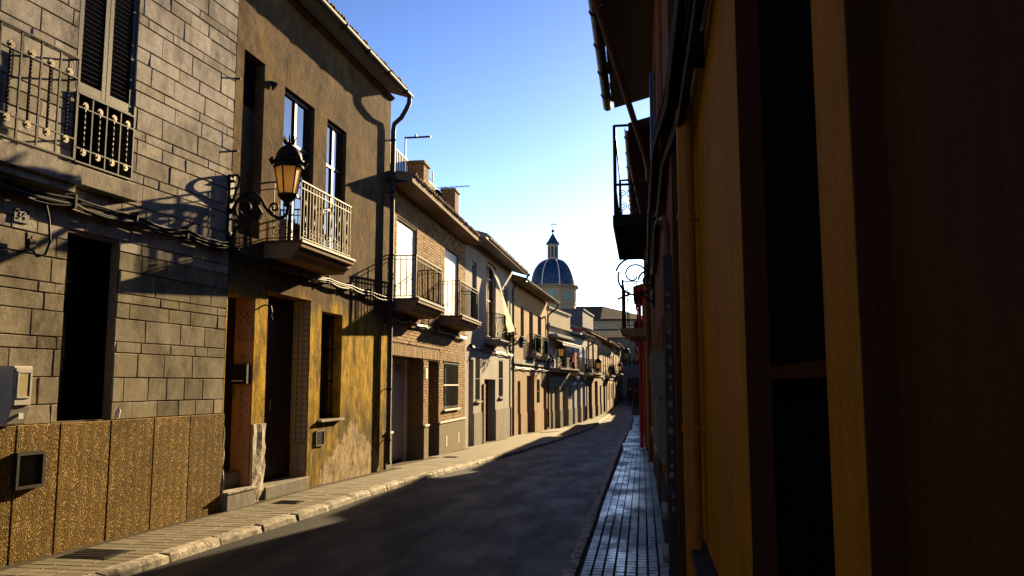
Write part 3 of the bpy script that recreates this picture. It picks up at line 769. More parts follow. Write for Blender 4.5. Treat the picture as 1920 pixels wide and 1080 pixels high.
fo.build(MB().box(-.068, -.06, -.09, .08, .035, .05), 'name_slot', 'meter_plastic', mbx)
fo.build(MB().box(-.064, -.06, -.12, .12, .20, .212), 'flap', 'worn_iron', mbx)
# second doorway: brown door, tiled jamb with bead pattern
panel_door(fo, oc, 1.10, 2.52, .22, 2.93, -.29, 'dark_wood', 2)
fo.build(MB().box(2.506, 2.515, -.29, -.012, .68, 2.92), 'jamb', 'white_tile', oc)
for k in range(3):
    for q in range(2): fo.build(MB().box(2.498, 2.506, -.275+q*.132, -.275+q*.132+.126, .03+k*.215, .03+k*.215+.205), 'tile', 'white_tile', oc)
dot = MB()
for q, oo in enumerate((-.26, -.20, -.18, -.12, -.085, -.03)):
    if q in (1, 3): dot.box(2.500, 2.506, oo-.005, oo+.005, .70, 2.9); continue
    for k in range(24):
        z = .74+k*.09; dot.prism([(oo+math.cos(a)*.015, z+math.sin(a)*.018) for a in [2*PI*j/5 for j in range(5)]], 0, 2.499, 2.506)
fo.build(dot, 'tile_pattern', 'tile_pattern', oc)
fo.build(MB().box(1.10, 2.515, -.30, .06, -.1, .16), 'doorstep', 'concrete', oc, bevel=.012); fo.build(MB().box(1.10, 2.49, -.34, -.30, -.1, .22), 'doorstep', 'dark_stone', oc)
# rough stone foot of the two piers
def rough(u0, u1, z1, o1=.035):
    mb = MB(); nz = 10; nu = 3; ring = []
    for k in range(nz+1):
        z = -.1+(z1+.1)*k/nz; j = lambda s: random.uniform(-s, s)
        ring.append([(u0, -.01, z), (u0+j(.012), o1+j(.012), z)]+[(u0+(u1-u0)*q/nu+j(.01), o1+j(.02), z) for q in range(1, nu)]+[(u1+j(.012), o1+j(.012), z), (u1, -.01, z)])
    for a, b in zip(ring, ring[1:]):
        for q in range(len(a)-1): mb.quad(a[q], a[q+1], b[q+1], b[q])
    mb.poly(ring[-1]); return mb
fo.build(rough(.745, 1.09, 1.05), 'pier_foot', 'white_stone', oc); fo.build(rough(-.03, .018, 1.05), 'pier_foot', 'white_stone', oc)
# barred window, sill, vent
window(fo, oc, 2.94, 3.80, 1.02, 2.80, -.26, 'dark_wood', 1, (.5,), .05)
grille(fo, oc, 2.95, 3.79, 1.04, 2.78, -.15, 6, (.02, .35, .66, .98), 'black')
fo.build(MB().box(2.90, 3.84, -.02, .07, .985, 1.018), 'window_sill', 'white_stone', oc)
vt = fo.build(MB().box(2.80, 3.12, .0, .025, .60, .62).box(2.80, 3.12, .0, .025, .83, .85).box(2.80, 2.82, .0, .025, .62, .83).box(3.10, 3.12, .0, .025, .62, .83), 'vent', 'pale_iron', oc)
fo.build(MB().box(2.80, 3.12, -.11, -.10, .60, .85), 'vent_back', 'black', vt)
for k in range(6): fo.build(MB().box(2.82, 3.10, .0, .014, .635+k*.034, .647+k*.034), 'vent_slat', 'worn_iron', vt)
# electric bell lamp brackets over the door
fo.build(MB().tube([(1.0, 0, 2.72), (1.0, .10, 2.70), (1.0, .12, 2.62), (1.0, .10, 2.54)], .012, 6).lathe([(.03, 2.50), (.035, 2.54), (.01, 2.57)], (1.0, .10), 8), 'door_light', 'iron', oc)

# ---------------------------------------------------------------- brick house
fb = Frame((-5.09, 16.13), (-5.15, 24.4))
bk = fb.root('brick_house', 'buff brick house with white roller blinds, two balconies and a garage door', 'house')
BE = 7.74
bops = [(.58, 2.2, 3.38, 5.12, .12), (5.05, 6.76, 3.38, 5.22, .12), (.40, 2.97, -.3, 2.19, .47), (3.42, 4.50, -.3, 2.17, .55), (5.0, 6.82, .95, 2.19, .22)]
fb.build(MB().wall(0.0, BE, -.5, 5.82, bops, -.018), 'wall', 'brick_joint', bk)
body(fb, bk, 0, BE, 5.82, 8, 'concrete', -.62, -.6)
fb.build(MB().box(0, BE, -.615, -.57, 2.3, 5.82), 'inner_wall', 'concrete', bk)
br = MB(); z = .62; row = 0; BH, BL, J = .058, .235, .011
def addb(u0, u1, z0, z1, d):
    i = len(br.v)
    br.v += [(u0, -.02, z0), (u1, -.02, z0), (u1, -.02, z1), (u0, -.02, z1), (u0, d, z0), (u1, d, z0), (u1, d, z1), (u0, d, z1)]
    br.f += [(i+4, i+5, i+6, i+7), (i, i+1, i+5, i+4), (i+1, i+2, i+6, i+5), (i+2, i+3, i+7, i+6), (i+3, i, i+4, i+7)]
while z < 5.78:
    zt = z+BH; u = -(BL+J)*.5*(row % 2)
    while u < BE:
        segs = [(max(u, 0.002), min(u+BL, BE))]
        for p in bops+[(.0, 4.6, 2.19, 2.44), (4.9, 6.92, 2.19, 2.42)]:
            if p[2]-.03 < (z+zt)/2 < p[3]+.02:
                segs = [q for s0, s1 in segs for q in ([(s0, s1)] if p[1] <= s0 or p[0] >= s1 else [(s0, p[0])]*(s0 < p[0]-.03)+[(p[1], s1)]*(s1 > p[1]+.03))]
        for s0, s1 in segs:
            if s1-s0 > .03: addb(s0, s1, z, zt, random.uniform(-.003, .003))
        u += BL+J
    z += BH+J; row += 1
for (a, b, z0, z1) in ((.0, 4.6, 2.20, 2.43), (4.9, 6.92, 2.20, 2.41)):          # soldier courses
    u = a
    while u < b-.05: addb(u, u+.058, z0, z1, random.uniform(-.001, .006)); u += .069
bo = fb.build(br, 'bricks', 'brick', bk, kind='stuff')
for m_ in ('pale_brick', 'dark_brick'): bo.data.materials.append(MATS[m_])
rb_ = random.Random(5)
for q in range(len(bo.data.polygons)//5):
    t_ = rb_.choice((0, 0, 0, 1, 1, 2))
    for j in range(5): bo.data.polygons[q*5+j].material_index = t_
rv = MB()
for u, dr_ in ((2.97, -1), (4.50, -1), (6.82, -1)):
    z = .62 if u < 6 else .96
    while z < 2.15:
        rv.box(u-.008, u+.002, -.365 if u < 3 else -.52, -.014, z, z+BH); z += BH+J
fb.build(rv, 'jamb_bricks', 'brick', bk, kind='stuff')
for a_, b_ in ((2.985, 3.405), (4.515, BE), (.005, .39)): fb.build(MB().box(a_, b_, .0, .022, -.45, .60), 'plinth', 'olive_plinth', bk)
for a_ in (2.962, 4.492): fb.build(MB().box(a_, a_+.008, -.365 if a_ < 3 else -.54, .0, -.4, .60), 'plinth_return', 'olive_plinth', bk)
for a_, b_ in ((2.975, 3.415), (4.505, BE), (.005, .395)): fb.build(MB().box(a_, b_, -.005, .05, .602, .645), 'plinth_cap', 'white_paint', bk)
for u in (5.25, 6.75): fb.build(MB().box(u, u+.12, .022, .03, -.02, .25), 'vent_plate', 'white_paint', bk)
gd = ribbed(fb, bk, .40, 2.80, -.12, 2.19, -.42, 'garage_paint', 'garage_door', .145, .005)
fb.build(MB().box(1.95, 2.4, -.42, -.408, 1.86, 2.02), 'vent_panel', 'grey_paint', gd)
fb.build(MB().box(1.2, 1.6, -.42, -.408, 1.86, 2.02), 'vent_panel', 'grey_paint', gd)
fb.build(MB().box(2.80, 2.96, -.46, -.37, -.2, 2.19), 'door_jamb', 'white_paint', bk)
panel_door(fb, bk, 3.42, 4.50, -.2, 2.17, -.50, 'brown_wood', 1)
fb.build(MB().box(3.10, 3.28, .004, .016, 1.72, 1.98), 'street_plate', 'white_paint', bk)
window(fb, bk, 5.0, 6.82, .95, 2.19, -.15, 'dark_wood', 1, (.5,), .06)
grille(fb, bk, 5.02, 6.80, .97, 2.17, .0, 14, (.02, .5, .98), 'iron', .008)
fb.build(MB().box(5.0, 6.82, -.012, .012, 1.555, 1.59), 'grille_band', 'white_paint', bk)
fb.build(MB().box(4.94, 6.90, -.05, .07, .90, .945), 'window_sill', 'white_paint', bk)
for p in bops[:2]:
    bl = ribbed(fb, bk, p[0]+.03, p[1]-.03, p[2], p[3], -.06, 'blind', 'roller_blind', .052, .009)
    [fb.build(MB().box(q_, q_+.03, -.10, -.04, p[2], p[3]), 'blind_track', 'white_paint', bl) for q_ in (p[0], p[1]-.03)]
for (a, b) in ((.22, 2.48), (4.52, 7.0)):
    sb = slab(fb, bk, a-.06, b+.06, .60, 3.10, 3.32, 'slab_paint')
    fb.build(MB().box(a-.08, b+.08, 0, .62, 3.322, 3.35), 'floor_edge', 'pale_iron', sb)
    railing(fb, sb, a, b, .52, 3.40, 4.24, 18, 4, 'iron', .009, False, .9)
er = roof(fb, bk, 0, BE, .48, 5.74, .18, 2.3, 'roof_clay', 'slab_paint', .14, None, .21)
fb.build(MB().box(0.0, BE, -.01, .46, 5.72, 5.738), 'soffit', 'slab_paint', bk)
for k in range(2):
    u = 1.72+k*3.3; zt_ = 6.60+k*.14; ch = fb.build(MB().box(u, u+.48, -.10, .26, 5.8, zt_), 'chimney', 'brick', bk)
    fb.build(MB().box(u-.04, u+.52, -.14, .30, zt_-.005, zt_+.04).box(u-.02, u+.50, -.12, .28, zt_+.04, zt_+.07), 'chimney_cap', 'brick', ch)
    cb = MB()
    for q in range(13):
        z = 5.90+q*.07; s = .12*(q % 2)
        for j in range(4):
            a = u-.004+j*.24-s
            if a < u+.44 and z < zt_-.06: cb.box(max(a, u-.004), min(a+.225, u+.484), .26, .268, z, z+.058)
            b = -.104+j*.24-s
            if b < .24 and z < zt_-.06: cb.box(u-.008, u, max(b, -.10), min(b+.225, .26), z, z+.058)
    fb.build(cb, 'chimney_bricks', 'brick', ch, kind='stuff')
rr = MB().box(.05, 5.7, -.17, -.13, 6.68, 6.715).box(.05, 5.7, -.16, -.14, 6.16, 6.18)
ter = fb.build(rr, 'roof_railing', 'iron', bk); me = MB().box(-.013, .013, -.013, .013, 5.95, 6.69).mesh('baluster', 'iron')
for k in range(44): link('baluster', me, ter, (.08+k*.129, fb.sg*-.15, 0))

# ---------------------------------------------------------------- white plastered house with hanging cloth
fw_ = Frame((-5.15, 24.4), (-5.1, 32.5))
wh = fw_.root('white_house', 'white plastered house with a cloth hung over its round-fronted balcony', 'house', -.5)
for_ = Frame(fw_.w(-.5), fw_.w(8.0))
def sh_(l, d): return [(p[0]+d, p[1]+d)+tuple(p[2:]) for p in l]
wops = [(.45, 1.15, 3.35, 5.4, .15), (2.9, 4.5, 3.2, 5.76, .2), (6.2, 7.1, 3.6, 5.3, .15), (.0, .72, -.4, 2.35, .35), (1.0, 1.72, 1.08, 2.45, .2), (2.45, 4.45, -.6, 1.76, .3), (5.1, 6.0, 1.13, 2.47, .2)]
W_ = MB().wall(-.53, 8.1, -.9, 6.1, wops, 0); FW = Frame(fw_.w(0), fw_.w(8.1))
class Off:                     # same frame, objects placed relative to the root half a metre back
    pass
def fwb(mb, name, mat, parent=wh, **k):
    mb.v = [(a+.5, b, c) for a, b, c in mb.v]; return for_.build(mb, name, mat, parent, **k)
fwb(W_, 'wall', 'white_plaster')
fwb(MB().box(-.53, 8.1, -8, -.40, -.9, 6.1), 'rear_wall', 'concrete')
r_ = roof(for_, wh, -.03, 8.6, .62, 5.90, .30, 4, 'roof_clay', 'white_plaster', .12, None, .21)
gutter(for_, wh, -.03, 8.62, .70, 5.94, .06, 'zinc', False)
fwb(MB().tube([(7.85, .68, 5.88), (7.85, .62, 5.75), (7.85, .14, 5.45), (7.85, .08, 5.3), (7.85, .08, -.4)], .045, 8), 'downpipe', 'zinc')
for a_, b_ in ((.74, 1.9), (1.92, 2.42), (4.47, 8.1)): fwb(MB().box(a_, b_, .0, .022, -.8, .70), 'plinth', 'grey_plinth')
window(for_, wh, .95, 1.65, 3.35, 5.4, -.08, 'grey_paint', 1); window(for_, wh, 3.4, 5.0, 3.2, 5.76, -.12, 'brown_wood', 1, (.5, .8)); window(for_, wh, 6.7, 7.6, 3.6, 5.3, -.08, 'grey_paint', 1)
panel_door(for_, wh, .5, 1.22, -.3, 2.35, -.3, 'brown_wood', 1)
for (a, b, c, d_) in ((1.0, 1.72, 1.08, 2.45), (5.1, 6.0, 1.13, 2.47)):
    window(for_, wh, a+.5, b+.5, c, d_, -.13, 'dark_wood', 1); grille(for_, wh, a+.52, b+.48, c, d_, -.01, 6, (.02, .5, .98))
    fwb(MB().box(a-.08, b+.08, 0, .08, c-.06, c-.005), 'window_sill', 'white_stone')
ribbed(for_, wh, 2.95, 4.95, -.5, 1.76, -.26, 'dark_wood', 'garage_door', .12)
for k in range(12): fwb(MB().box(2.14, 2.42, .0, .05, -.42+k*.17, -.42+k*.17+.155), 'quoin_brick', 'brick')
fwb(MB().box(4.9, 5.0, .0, .10, 3.0, 3.1), 'wall_bracket', 'white_stone')
wb = slab(for_, wh, 3.0, 4.9+.3, .52, 2.92, 3.08, 'white_plaster')
rl = MB(); uc, R0 = 4.1, 1.05
arc = [(uc-R0+2*R0*k/24, .10+.38*math.sin(PI*k/24)**.5 if 0 < k < 24 else 0) for k in range(25)]
for z in (3.14, 3.95): rl.tube([(u, o, z) for u, o in arc], .013, 5)
rl_o = for_.build(rl, 'railing', 'iron', wb)
bme = MB().tube([(0, 0, 3.1), (0, .02, 3.25), (0, .05, 3.40), (0, .0, 3.7), (0, 0, 3.95)], .009, 5).mesh('baluster', 'iron', for_.sg)
for u, o in arc[1:-1]: link('baluster', bme, wb, (u, for_.sg*o, 0))
for k in range(5):
    u, o = arc[3+k*4]; for_.build(MB().tube(spiral((u, 3.28), .01, .09, k, 1.2, 14, 'uz', o+.03), .008, 4), 'scroll', 'iron', wb)
# cloth over the balcony
cl = for_.root('hanging_cloth', 'pale awning cloth hung from the white house window out over its balcony rail', 'awning')
mb = MB(); nu, nz = 14, 14; grid = []
for i in range(nz+1):
    t = i/nz; row_ = []
    for j in range(nu+1):
        q = j/nu; u = (3.25+.45*t)+q*(.70+.90*t); o = .06+(.84*t**.8)*(1-.86*q*t)+.03*math.sin(q*14)*t; z = 5.62-2.25*t-.05*math.sin(q*PI)*t*(1-t)
        row_.append((u, o, z))
    grid.append(row_)
for r0, r1 in zip(grid, grid[1:]):
    for j in range(nu): mb.quad(r0[j], r0[j+1], r1[j+1], r1[j])
for_.build(mb, 'fabric', 'thin_cloth', cl, True); for_.build(MB().tube([(3.65, .93, 3.37), (5.35, .16, 3.37)], .014, 6), 'pole', 'pale_iron', cl)
# potted plant on balcony
pp = for_.root('potted_plant', 'leafy green plant trailing over the corner of the white house balcony', 'plant', 5.0, .45, 3.09)
for_.build(MB().lathe([(.10, 0), (.14, .22), (.15, .24), (.13, .24)], (0, 0), 12), 'pot', 'roof_clay', pp)
def foliage(n, c, s, size, seed=1):
    rs = random.Random(seed); mb = MB()
    for _ in range(n):
        while True:
            p = Vector((rs.uniform(-1, 1), rs.uniform(-1, 1), rs.uniform(-1, 1)))
            if p.length < 1: break
        q = Vector((c[0]+p.x*s[0], c[1]+p.y*s[1], c[2]+p.z*s[2])); a = Vector((rs.uniform(-1, 1), rs.uniform(-1, 1), rs.uniform(-1, 1))).normalized()*size; b = a.orthogonal().normalized()*size*.5
        mb.quad(tuple(q-a), tuple(q+b), tuple(q+a), tuple(q-b))
    return mb
for_.build(foliage(420, (0, .05, .1), (.35, .28, .55), .05, 3), 'foliage', 'leaf', pp, kind='stuff')

def balcony_plant(fr, u, o, z, label, k):
    t = fr.root('potted_plant', label, 'plant', u, o, z)
    fr.build(MB().lathe([(.10, 0), (.14, .22), (.15, .24), (.13, .24)], (0, 0), 10), 'pot', 'roof_clay', t)
    fr.build(foliage(260, (0, 0, .45), (.30, .22, .36), .06, k), 'foliage', 'dark_leaf', t, kind='stuff')
# ---------------------------------------------------------------- further left houses, one builder
def house(A, B, name, label, wallm, ztop, ops, eave=None, plinth=None, band=None, balc=(), roofm='roof_clay', left=True, depth=7, gable=None, parapet=None, soffit=None, gut=True, slope=.32, rdepth=4, cat='house'):
    fr = Frame(A, B, left); rt_ = fr.root(name, label, cat); L = fr.L; zb_ = min(G(A[1]), G(B[1]))-.5
    wo_ = [(o_[1], o_[2], o_[3], o_[4], o_[5] if len(o_) > 5 else .2) for o_ in ops]
    fr.build(MB().wall(0.01, L-.01, zb_, ztop, wo_, 0), 'wall', wallm, rt_)
    fr.build(MB().box(.01, L-.01, -depth, -.55, zb_, ztop), 'rear_wall', gable or wallm, rt_)
    fr.build(MB().box(.01, .05, -.55, -.004, zb_, ztop-.01).box(L-.05, L-.01, -.55, -.004, zb_, ztop-.01), 'side_wall', gable or wallm, rt_)
    for o_ in ops:
        k, a, b, c, d_ = o_[:5]; rv_ = o_[5] if len(o_) > 5 else .2; m_ = o_[6] if len(o_) > 6 else None
        if k == 'win': window(fr, rt_, a, b, c, d_, -rv_+.06, m_ or 'brown_wood', 1, (.5,), .06); fr.build(MB().box(a-.06, b+.06, .0, .07, c-.05, c-.004), 'window_sill', 'white_stone', rt_)
        elif k == 'bar': window(fr, rt_, a, b, c, d_, -rv_+.06, m_ or 'dark_wood', 1, (.5,), .06); grille(fr, rt_, a, b, c, d_, -.01, 6)
        elif k == 'door': panel_door(fr, rt_, a, b, c, d_, -rv_+.05, m_ or 'brown_wood', 2 if b-a > 1.1 else 1)
        elif k == 'gar': ribbed(fr, rt_, a, b, c, d_, -rv_+.05, m_ or 'grey_paint', 'garage_door', .13)
        elif k == 'sht':
            s_ = ribbed(fr, rt_, a, b, c, d_, -.05, m_ or 'white_paint', 'shutter', .06, .014)
    if plinth:
        for pb in _pl(L, zb_, plinth[0], [o_ for o_ in wo_ if o_[2] < plinth[0]-.05]): fr.build(pb, 'plinth', plinth[1], rt_)
    if band: fr.build(MB().box(.012, L-.012, .0, .07, band[0], band[1]), 'cornice_band', band[2], rt_)
    if eave is not None:
        r = roof(fr, rt_, 0, L, eave, ztop-.12, slope, rdepth, roofm, soffit or wallm, .12, None, .24)
        if gut:
            gutter(fr, rt_, 0, L, eave+.08, ztop-.04, .06, 'zinc', False)
            fr.build(MB().tube([(L-.25, eave+.06, ztop-.1), (L-.25, eave, ztop-.3), (L-.25, .12, ztop-.62), (L-.25, .07, ztop-.8), (L-.25, .07, zb_+.6)], .045, 8), 'downpipe', 'pipe_brown', rt_)
    if parapet:
        fr.build(MB().box(.01, L-.01, -.25, .0+.02, ztop, ztop+parapet).box(.005, L-.005, -.28, .10, ztop+parapet, ztop+parapet+.09).box(.005, L-.005, -.02, .14, ztop-.16, ztop-.04), 'parapet', parapet_m.get(name, 'cream_plaster'), rt_)
        fr.build(MB().box(.01, L-.01, -depth, -.25, ztop-.05, ztop+.02), 'roof', 'concrete', rt_)
    for (a, b, o1, z, h, n) in balc:
        sb = slab(fr, rt_, a-.05, b+.05, o1+.06, z-.2, z, 'cream_plaster'); railing(fr, sb, a, b, o1, z+.06, z+h, n, 3, 'iron', .009, True)
    return fr, rt_
def _pl(L, zb_, zt, holes):
    out = []; u = .012
    for a, b, *_ in sorted(holes):
        if a-u > .05: out.append(MB().box(u, a-.01, 0, .024, zb_, zt))
        u = b+.01
    if L-u > .05: out.append(MB().box(u, L-.012, 0, .024, zb_, zt))
    return out
parapet_m = {}
f5, h5 = house((-5.1, 32.5), (-4.78, 42.1), 'orange_house', 'orange-tan plastered house with tall narrow windows and a white string band', 'orange_plaster', 5.75,
    [('win', 1.9, 2.7, 3.6, 4.85, .22), ('win', 4.05, 5.1, 3.0, 4.85, .22), ('win', 6.5, 7.6, 3.0, 4.85, .22), ('door', 1.2, 1.85, -.55, 1.72, .3), ('gar', 3.42, 5.45, -.6, 1.96, .3, 'garage_paint'), ('bar', 6.1, 7.05, .72, 1.82, .2), ('door', 8.2, 9.2, -.65, 1.7, .25)],
    .55, (.38, 'orange_plaster'), (2.42, 2.62, 'white_stone'), [(3.9, 5.3, .3, 2.95, .85, 12), (6.35, 7.8, .3, 2.95, .85, 12)])
f5.build(MB().box(1.75, 2.85, 0, .16, 3.44, 3.55).box(1.85, 2.75, 0, .12, 3.32, 3.44).box(1.95, 2.65, 0, .09, 3.22, 3.32), 'window_shelf', 'dark_stone', h5)
parapet_m['corniced_house'] = 'cream_plaster'
f6, h6 = house((-4.78, 42.1), (-4.11, 47.8), 'corniced_house', 'cream house with a corniced parapet, white shutters and a wide balcony', 'cream_plaster', 4.75,
    [('sht', .7, 1.5, 2.45, 4.0), ('sht', 1.75, 2.4, 2.45, 4.0), ('win', 3.4, 4.6, 2.45, 4.0), ('door', .6, 1.1, -.8, 1.4, .2, 'white_paint'), ('door', 1.6, 2.9, -.8, 1.46, .3), ('door', 3.6, 5.1, -.8, 1.46, .3, 'garage_paint')],
    None, (.2, 'grey_plinth'), None, [(.45, 5.35, .55, 2.42, .92, 26)], parapet=.75)
f6.build(MB().box(.4, 5.4, 0, .5, 4.05, 4.10).box(.5, 5.3, 0, .4, 4.10, 4.2), 'window_hood', 'white_plaster', h6)
aw = f6.root('small_awning', 'dark scalloped awning rolled out over the corniced house balcony', 'awning')
mb = MB(); n = 16
for k in range(n):
    a, b = .5+4.6*k/n, .5+4.6*(k+1)/n; mb.quad((a, .02, 4.0), (b, .02, 4.0), (b, .75, 3.72), (a, .75, 3.72)); mb.poly([(a, .75, 3.72), (b, .75, 3.72), (b, .75, 3.62), ((a+b)/2, .75, 3.56), (a, .75, 3.62)])
f6.build(mb, 'fabric', 'cloth', aw); f6.build(MB().tube([(.5, .75, 3.73), (5.1, .75, 3.73)], .02, 6), 'front_bar', 'iron', aw)
rc = f6.root('red_towel', 'red cloth hung over the railing of the corniced house balcony', 'towel', 3.9, .62, 2.5)
f6.build(MB().box(0, .55, 0, .012, .05, .86).box(0, .55, -.13, -.12, .3, .86).box(0, .55, -.12, 0, .855, .868), 'fabric', 'red_cloth', rc)
f7, h7 = house((-4.11, 47.8), (-3.56, 53.2), 'low_blue_white_house', 'low blue-white house with a sagging tile eave before the taller gable', 'blue_white_plaster', 4.55,
    [('door', .5, 1.3, 2.3, 4.0), ('win', 2.3, 3.1, 2.3, 3.9), ('door', 4.0, 4.7, 2.3, 3.9), ('door', .5, 1.3, -.8, 1.5), ('gar', 2.1, 3.4, -.8, 1.6, .25, 'brown_wood'), ('door', 4.0, 4.7, -.8, 1.5)],
    .6, (.2, 'tan_plaster'), (1.85, 2.0, 'white_stone'), [(.3, 1.6, .45, 2.25, .9, 10), (3.7, 4.95, .45, 2.25, .9, 10)], slope=.2)
parapet_m['tall_flat_roofed_house'] = 'slate_plaster'
f8, h8 = house((-3.56, 53.2), (-2.97, 62.3), 'tall_flat_roofed_house', 'tallest narrow house with a dark slate side wall and red coping below it', 'tan_plaster', 5.0,
    [('win', .8, 1.7, 2.6, 4.5), ('win', 3.2, 4.2, 2.6, 4.5), ('win', 6.2, 7.2, 2.6, 4.5), ('door', 1.0, 2.9, -.85, 1.6), ('gar', 4.4, 6.2, -.8, 1.8, .25, 'olive_plinth' if False else 'grey_paint'), ('door', 7.4, 8.4, -.7, 1.5)],
    .35, (.1, 'grey_plinth'), (2.1, 2.25, 'white_stone'), [(.5, 4.6, .45, 2.3, .9, 20)], gable='blue_white_plaster', gut=False)
f8.build(MB().box(.0, 9.1, -7.02, .12, 4.98, 5.16), 'coping', 'red_wall', h8)
f8.build(MB().box(.1, 5.6, -6.9, -.2, 5.16, 6.35).box(.05, 5.65, -6.95, -.12, 6.35, 6.45), 'penthouse', 'slate_plaster', h8)
f8.build(MB().box(5.6, 5.62, -6.8, -.3, 5.2, 6.3), 'side_render', 'cream_plaster', h8)
f9, h9 = house((-2.97, 62.3), (-2.56, 73.2), 'far_tan_house', 'far tan house with blue-white gable and many narrow openings', 'tan_plaster', 4.8,
    [('win', .8, 1.5, 2.4, 4.1), ('sht', 2.6, 3.5, 2.3, 4.0), ('sht', 5.1, 5.9, 2.3, 4.0, .2, 'brown_wood'), ('win', 7.3, 8.2, 2.9, 4.2), ('win', 9.6, 10.3, 2.5, 3.9), ('gar', .7, 2.6, -.6, 1.5, .2, 'grey_paint'), ('door', 3.3, 4.2, -.65, 1.6), ('bar', 5.0, 5.8, .3, 1.5), ('door', 6.6, 7.5, -.6, 1.7, .2, 'white_paint'), ('bar', 8.6, 9.4, .4, 1.6), ('door', 9.8, 10.6, -.5, 1.6)],
    .6, None, (1.95, 2.1, 'white_stone'), [(2.4, 6.2, .5, 2.25, .9, 16)], gable='blue_white_plaster', slope=.3)
f10, h10 = house((-2.56, 73.2), (-2.26, 88.9), 'far_mustard_house', 'farthest house of the lit row with a mustard gable', 'sand_wall', 5.2,
    [('win', 1, 1.9, 2.7, 4.4), ('sht', 4.1, 5, 2.7, 4.5), ('win', 7, 7.8, 2.9, 4.3), ('sht', 10, 11, 2.7, 4.4, .2, 'brown_wood'), ('win', 13.2, 14, 2.7, 4.3), ('door', .9, 1.9, -.5, 1.8), ('gar', 3.4, 5.6, -.4, 1.9), ('bar', 7.0, 7.9, .6, 1.8), ('door', 9.6, 10.6, -.3, 1.9), ('bar', 12.6, 13.4, .7, 1.9)],
    .5, None, (2.2, 2.35, 'white_stone'), [(3.5, 8.4, .5, 2.55, .9, 18)], gable='mustard_plaster')
balcony_plant(f5, 5.0, .18, 2.95, 'dark green plant in a pot on the orange house balcony', 5)
balcony_plant(f6, 4.95, .35, 2.42, 'dark green plant in a pot at the far end of the corniced house balcony', 6)
balcony_plant(f8, 3.4, .25, 2.3, 'dark green plant in a pot on the tall flat-roofed house balcony', 7)
balcony_plant(f9, 4.4, .28, 2.25, 'dark green plant in a pot on the far tan house balcony', 8)
# block closing the street
fe = Frame((-2.5, 96), (3.5, 95.0)); fe.sg = -1
eb = empty('street_end_house', (0, 96, G(96)), 'shaded grey house closing the far end of the street', 'house')
W2 = MB()
def face_wall(parent, x0, x1, y, z0, z1, ops, mat, depth=6):
    mb = MB().wall(x0, x1, z0, z1, ops, 0, .2); mb.v = [(a, -b, c) for a, b, c in mb.v]
    o = link('wall', mb.mesh('wall', mat), parent, (0, 0, 0)); link('rear_wall', MB().box(x0, x1, .22, depth, z0, z1).mesh('rear_wall', mat), parent)
    for a, b, c, d_ in [q[:4] for q in ops]:
        w = link('window', MB().box(a, a+.06, .1, .15, c, d_).box(b-.06, b, .1, .15, c, d_).box(a, b, .1, .15, d_-.06, d_).box((a+b)/2-.03, (a+b)/2+.03, .1, .15, c, d_).mesh('window', 'brown_wood'), parent)
        link('pane', MB().box(a, b, .16, .17, c, d_).mesh('pane', 'dark_wood'), w)
    return o
face_wall(eb, -7, 6, 0, -.6, 6.6, [(-2.3, -1.3, 3.5, 5.2), (-.2, .8, 3.5, 5.2), (1.9, 2.9, 3.5, 5.2)], 'grey_wall')
for xa in (-1.6, .6): link('door', MB().box(xa, xa+1.2, -.05, .02, -.3, 2.1).box(xa-.12, xa, -.08, .02, -.3, 2.2).box(xa+1.2, xa+1.32, -.08, .02, -.3, 2.2).mesh('door', 'dark_wood'), eb)
link('roof', MB().prism([(-.4, 6.6), (-.4, 6.72), (3.0, 7.7), (6.2, 6.72), (6.2, 6.6)], 0, -7.1, 6.1).mesh('roof', 'dark_clay'), eb)

# ================================================================== CHURCH
DX, DY = -14.85, 140.0
cu_ = empty('church', (DX, DY, 0), 'church with a blue tiled ribbed dome and small lantern above the roofs', 'church')
R8 = 4.05; PH = PI/8
def oct_(prof, name, mat, parent=cu_, n=8, ph=PH, smooth=False): return link(name, MB().lathe(prof, (0, 0), n, ph).mesh(name, mat, 1, smooth), parent)
oct_([(R8, 12.0), (R8, 14.9), (R8+.12, 14.95), (R8+.12, 15.4), (R8, 15.45), (R8, 17.55)], 'drum', 'church_stone')
oct_([(R8, 17.5), (R8+.15, 17.6), (R8+.25, 17.8), (R8+.62, 17.95), (R8+.62, 18.1), (R8-.2, 18.2)], 'cornice', 'church_stone')
dome = []
for k in range(13):
    t = k/12; a = t*PI/2*.90; dome.append((3.85*math.cos(a)**.82, 18.15+4.72*math.sin(a)/math.sin(PI/2*.90)))
dm = oct_(dome, 'dome', 'blue_tile', cu_, 32, 0, True)
for j in range(8):
    a = PH+j*PI/4; link('dome_rib', MB().tube([(math.cos(a)*(r+.03), math.sin(a)*(r+.03), z) for r, z in dome], .09, 5).mesh('dome_rib', 'white_paint'), dm)
for j in range(8):
    a = j*PI/4; rr_ = R8*math.cos(PI/8); M = Matrix.Rotation(a, 4, 'Z')
    w = link('drum_window', MB().box(rr_-.02, rr_+.06, -.62, -.46, 15.6, 17.2).box(rr_-.02, rr_+.06, .46, .62, 15.6, 17.2).box(rr_-.02, rr_+.06, -.62, .62, 17.2, 17.34).box(rr_-.02, rr_+.08, -.68, .68, 15.48, 15.6).mesh('drum_window', 'church_stone'), cu_, None, (0, 0, a))
    link('pane', MB().box(rr_-.02, rr_+.02, -.46, .46, 15.6, 17.2).mesh('pane', 'teal_glass' if 'teal_glass' in MATS else 'glass'), w)
    link('pilaster', MB().box(R8-.12, R8+.06, -.16, .16, 15.45, 17.5).mesh('pilaster', 'church_stone'), cu_, None, (0, 0, a+PH))
ln = oct_([(1.05, 22.7), (1.05, 22.95), (.86, 23.0), (.86, 25.3), (1.0, 25.35), (1.0, 25.5)], 'lantern', 'white_plaster')
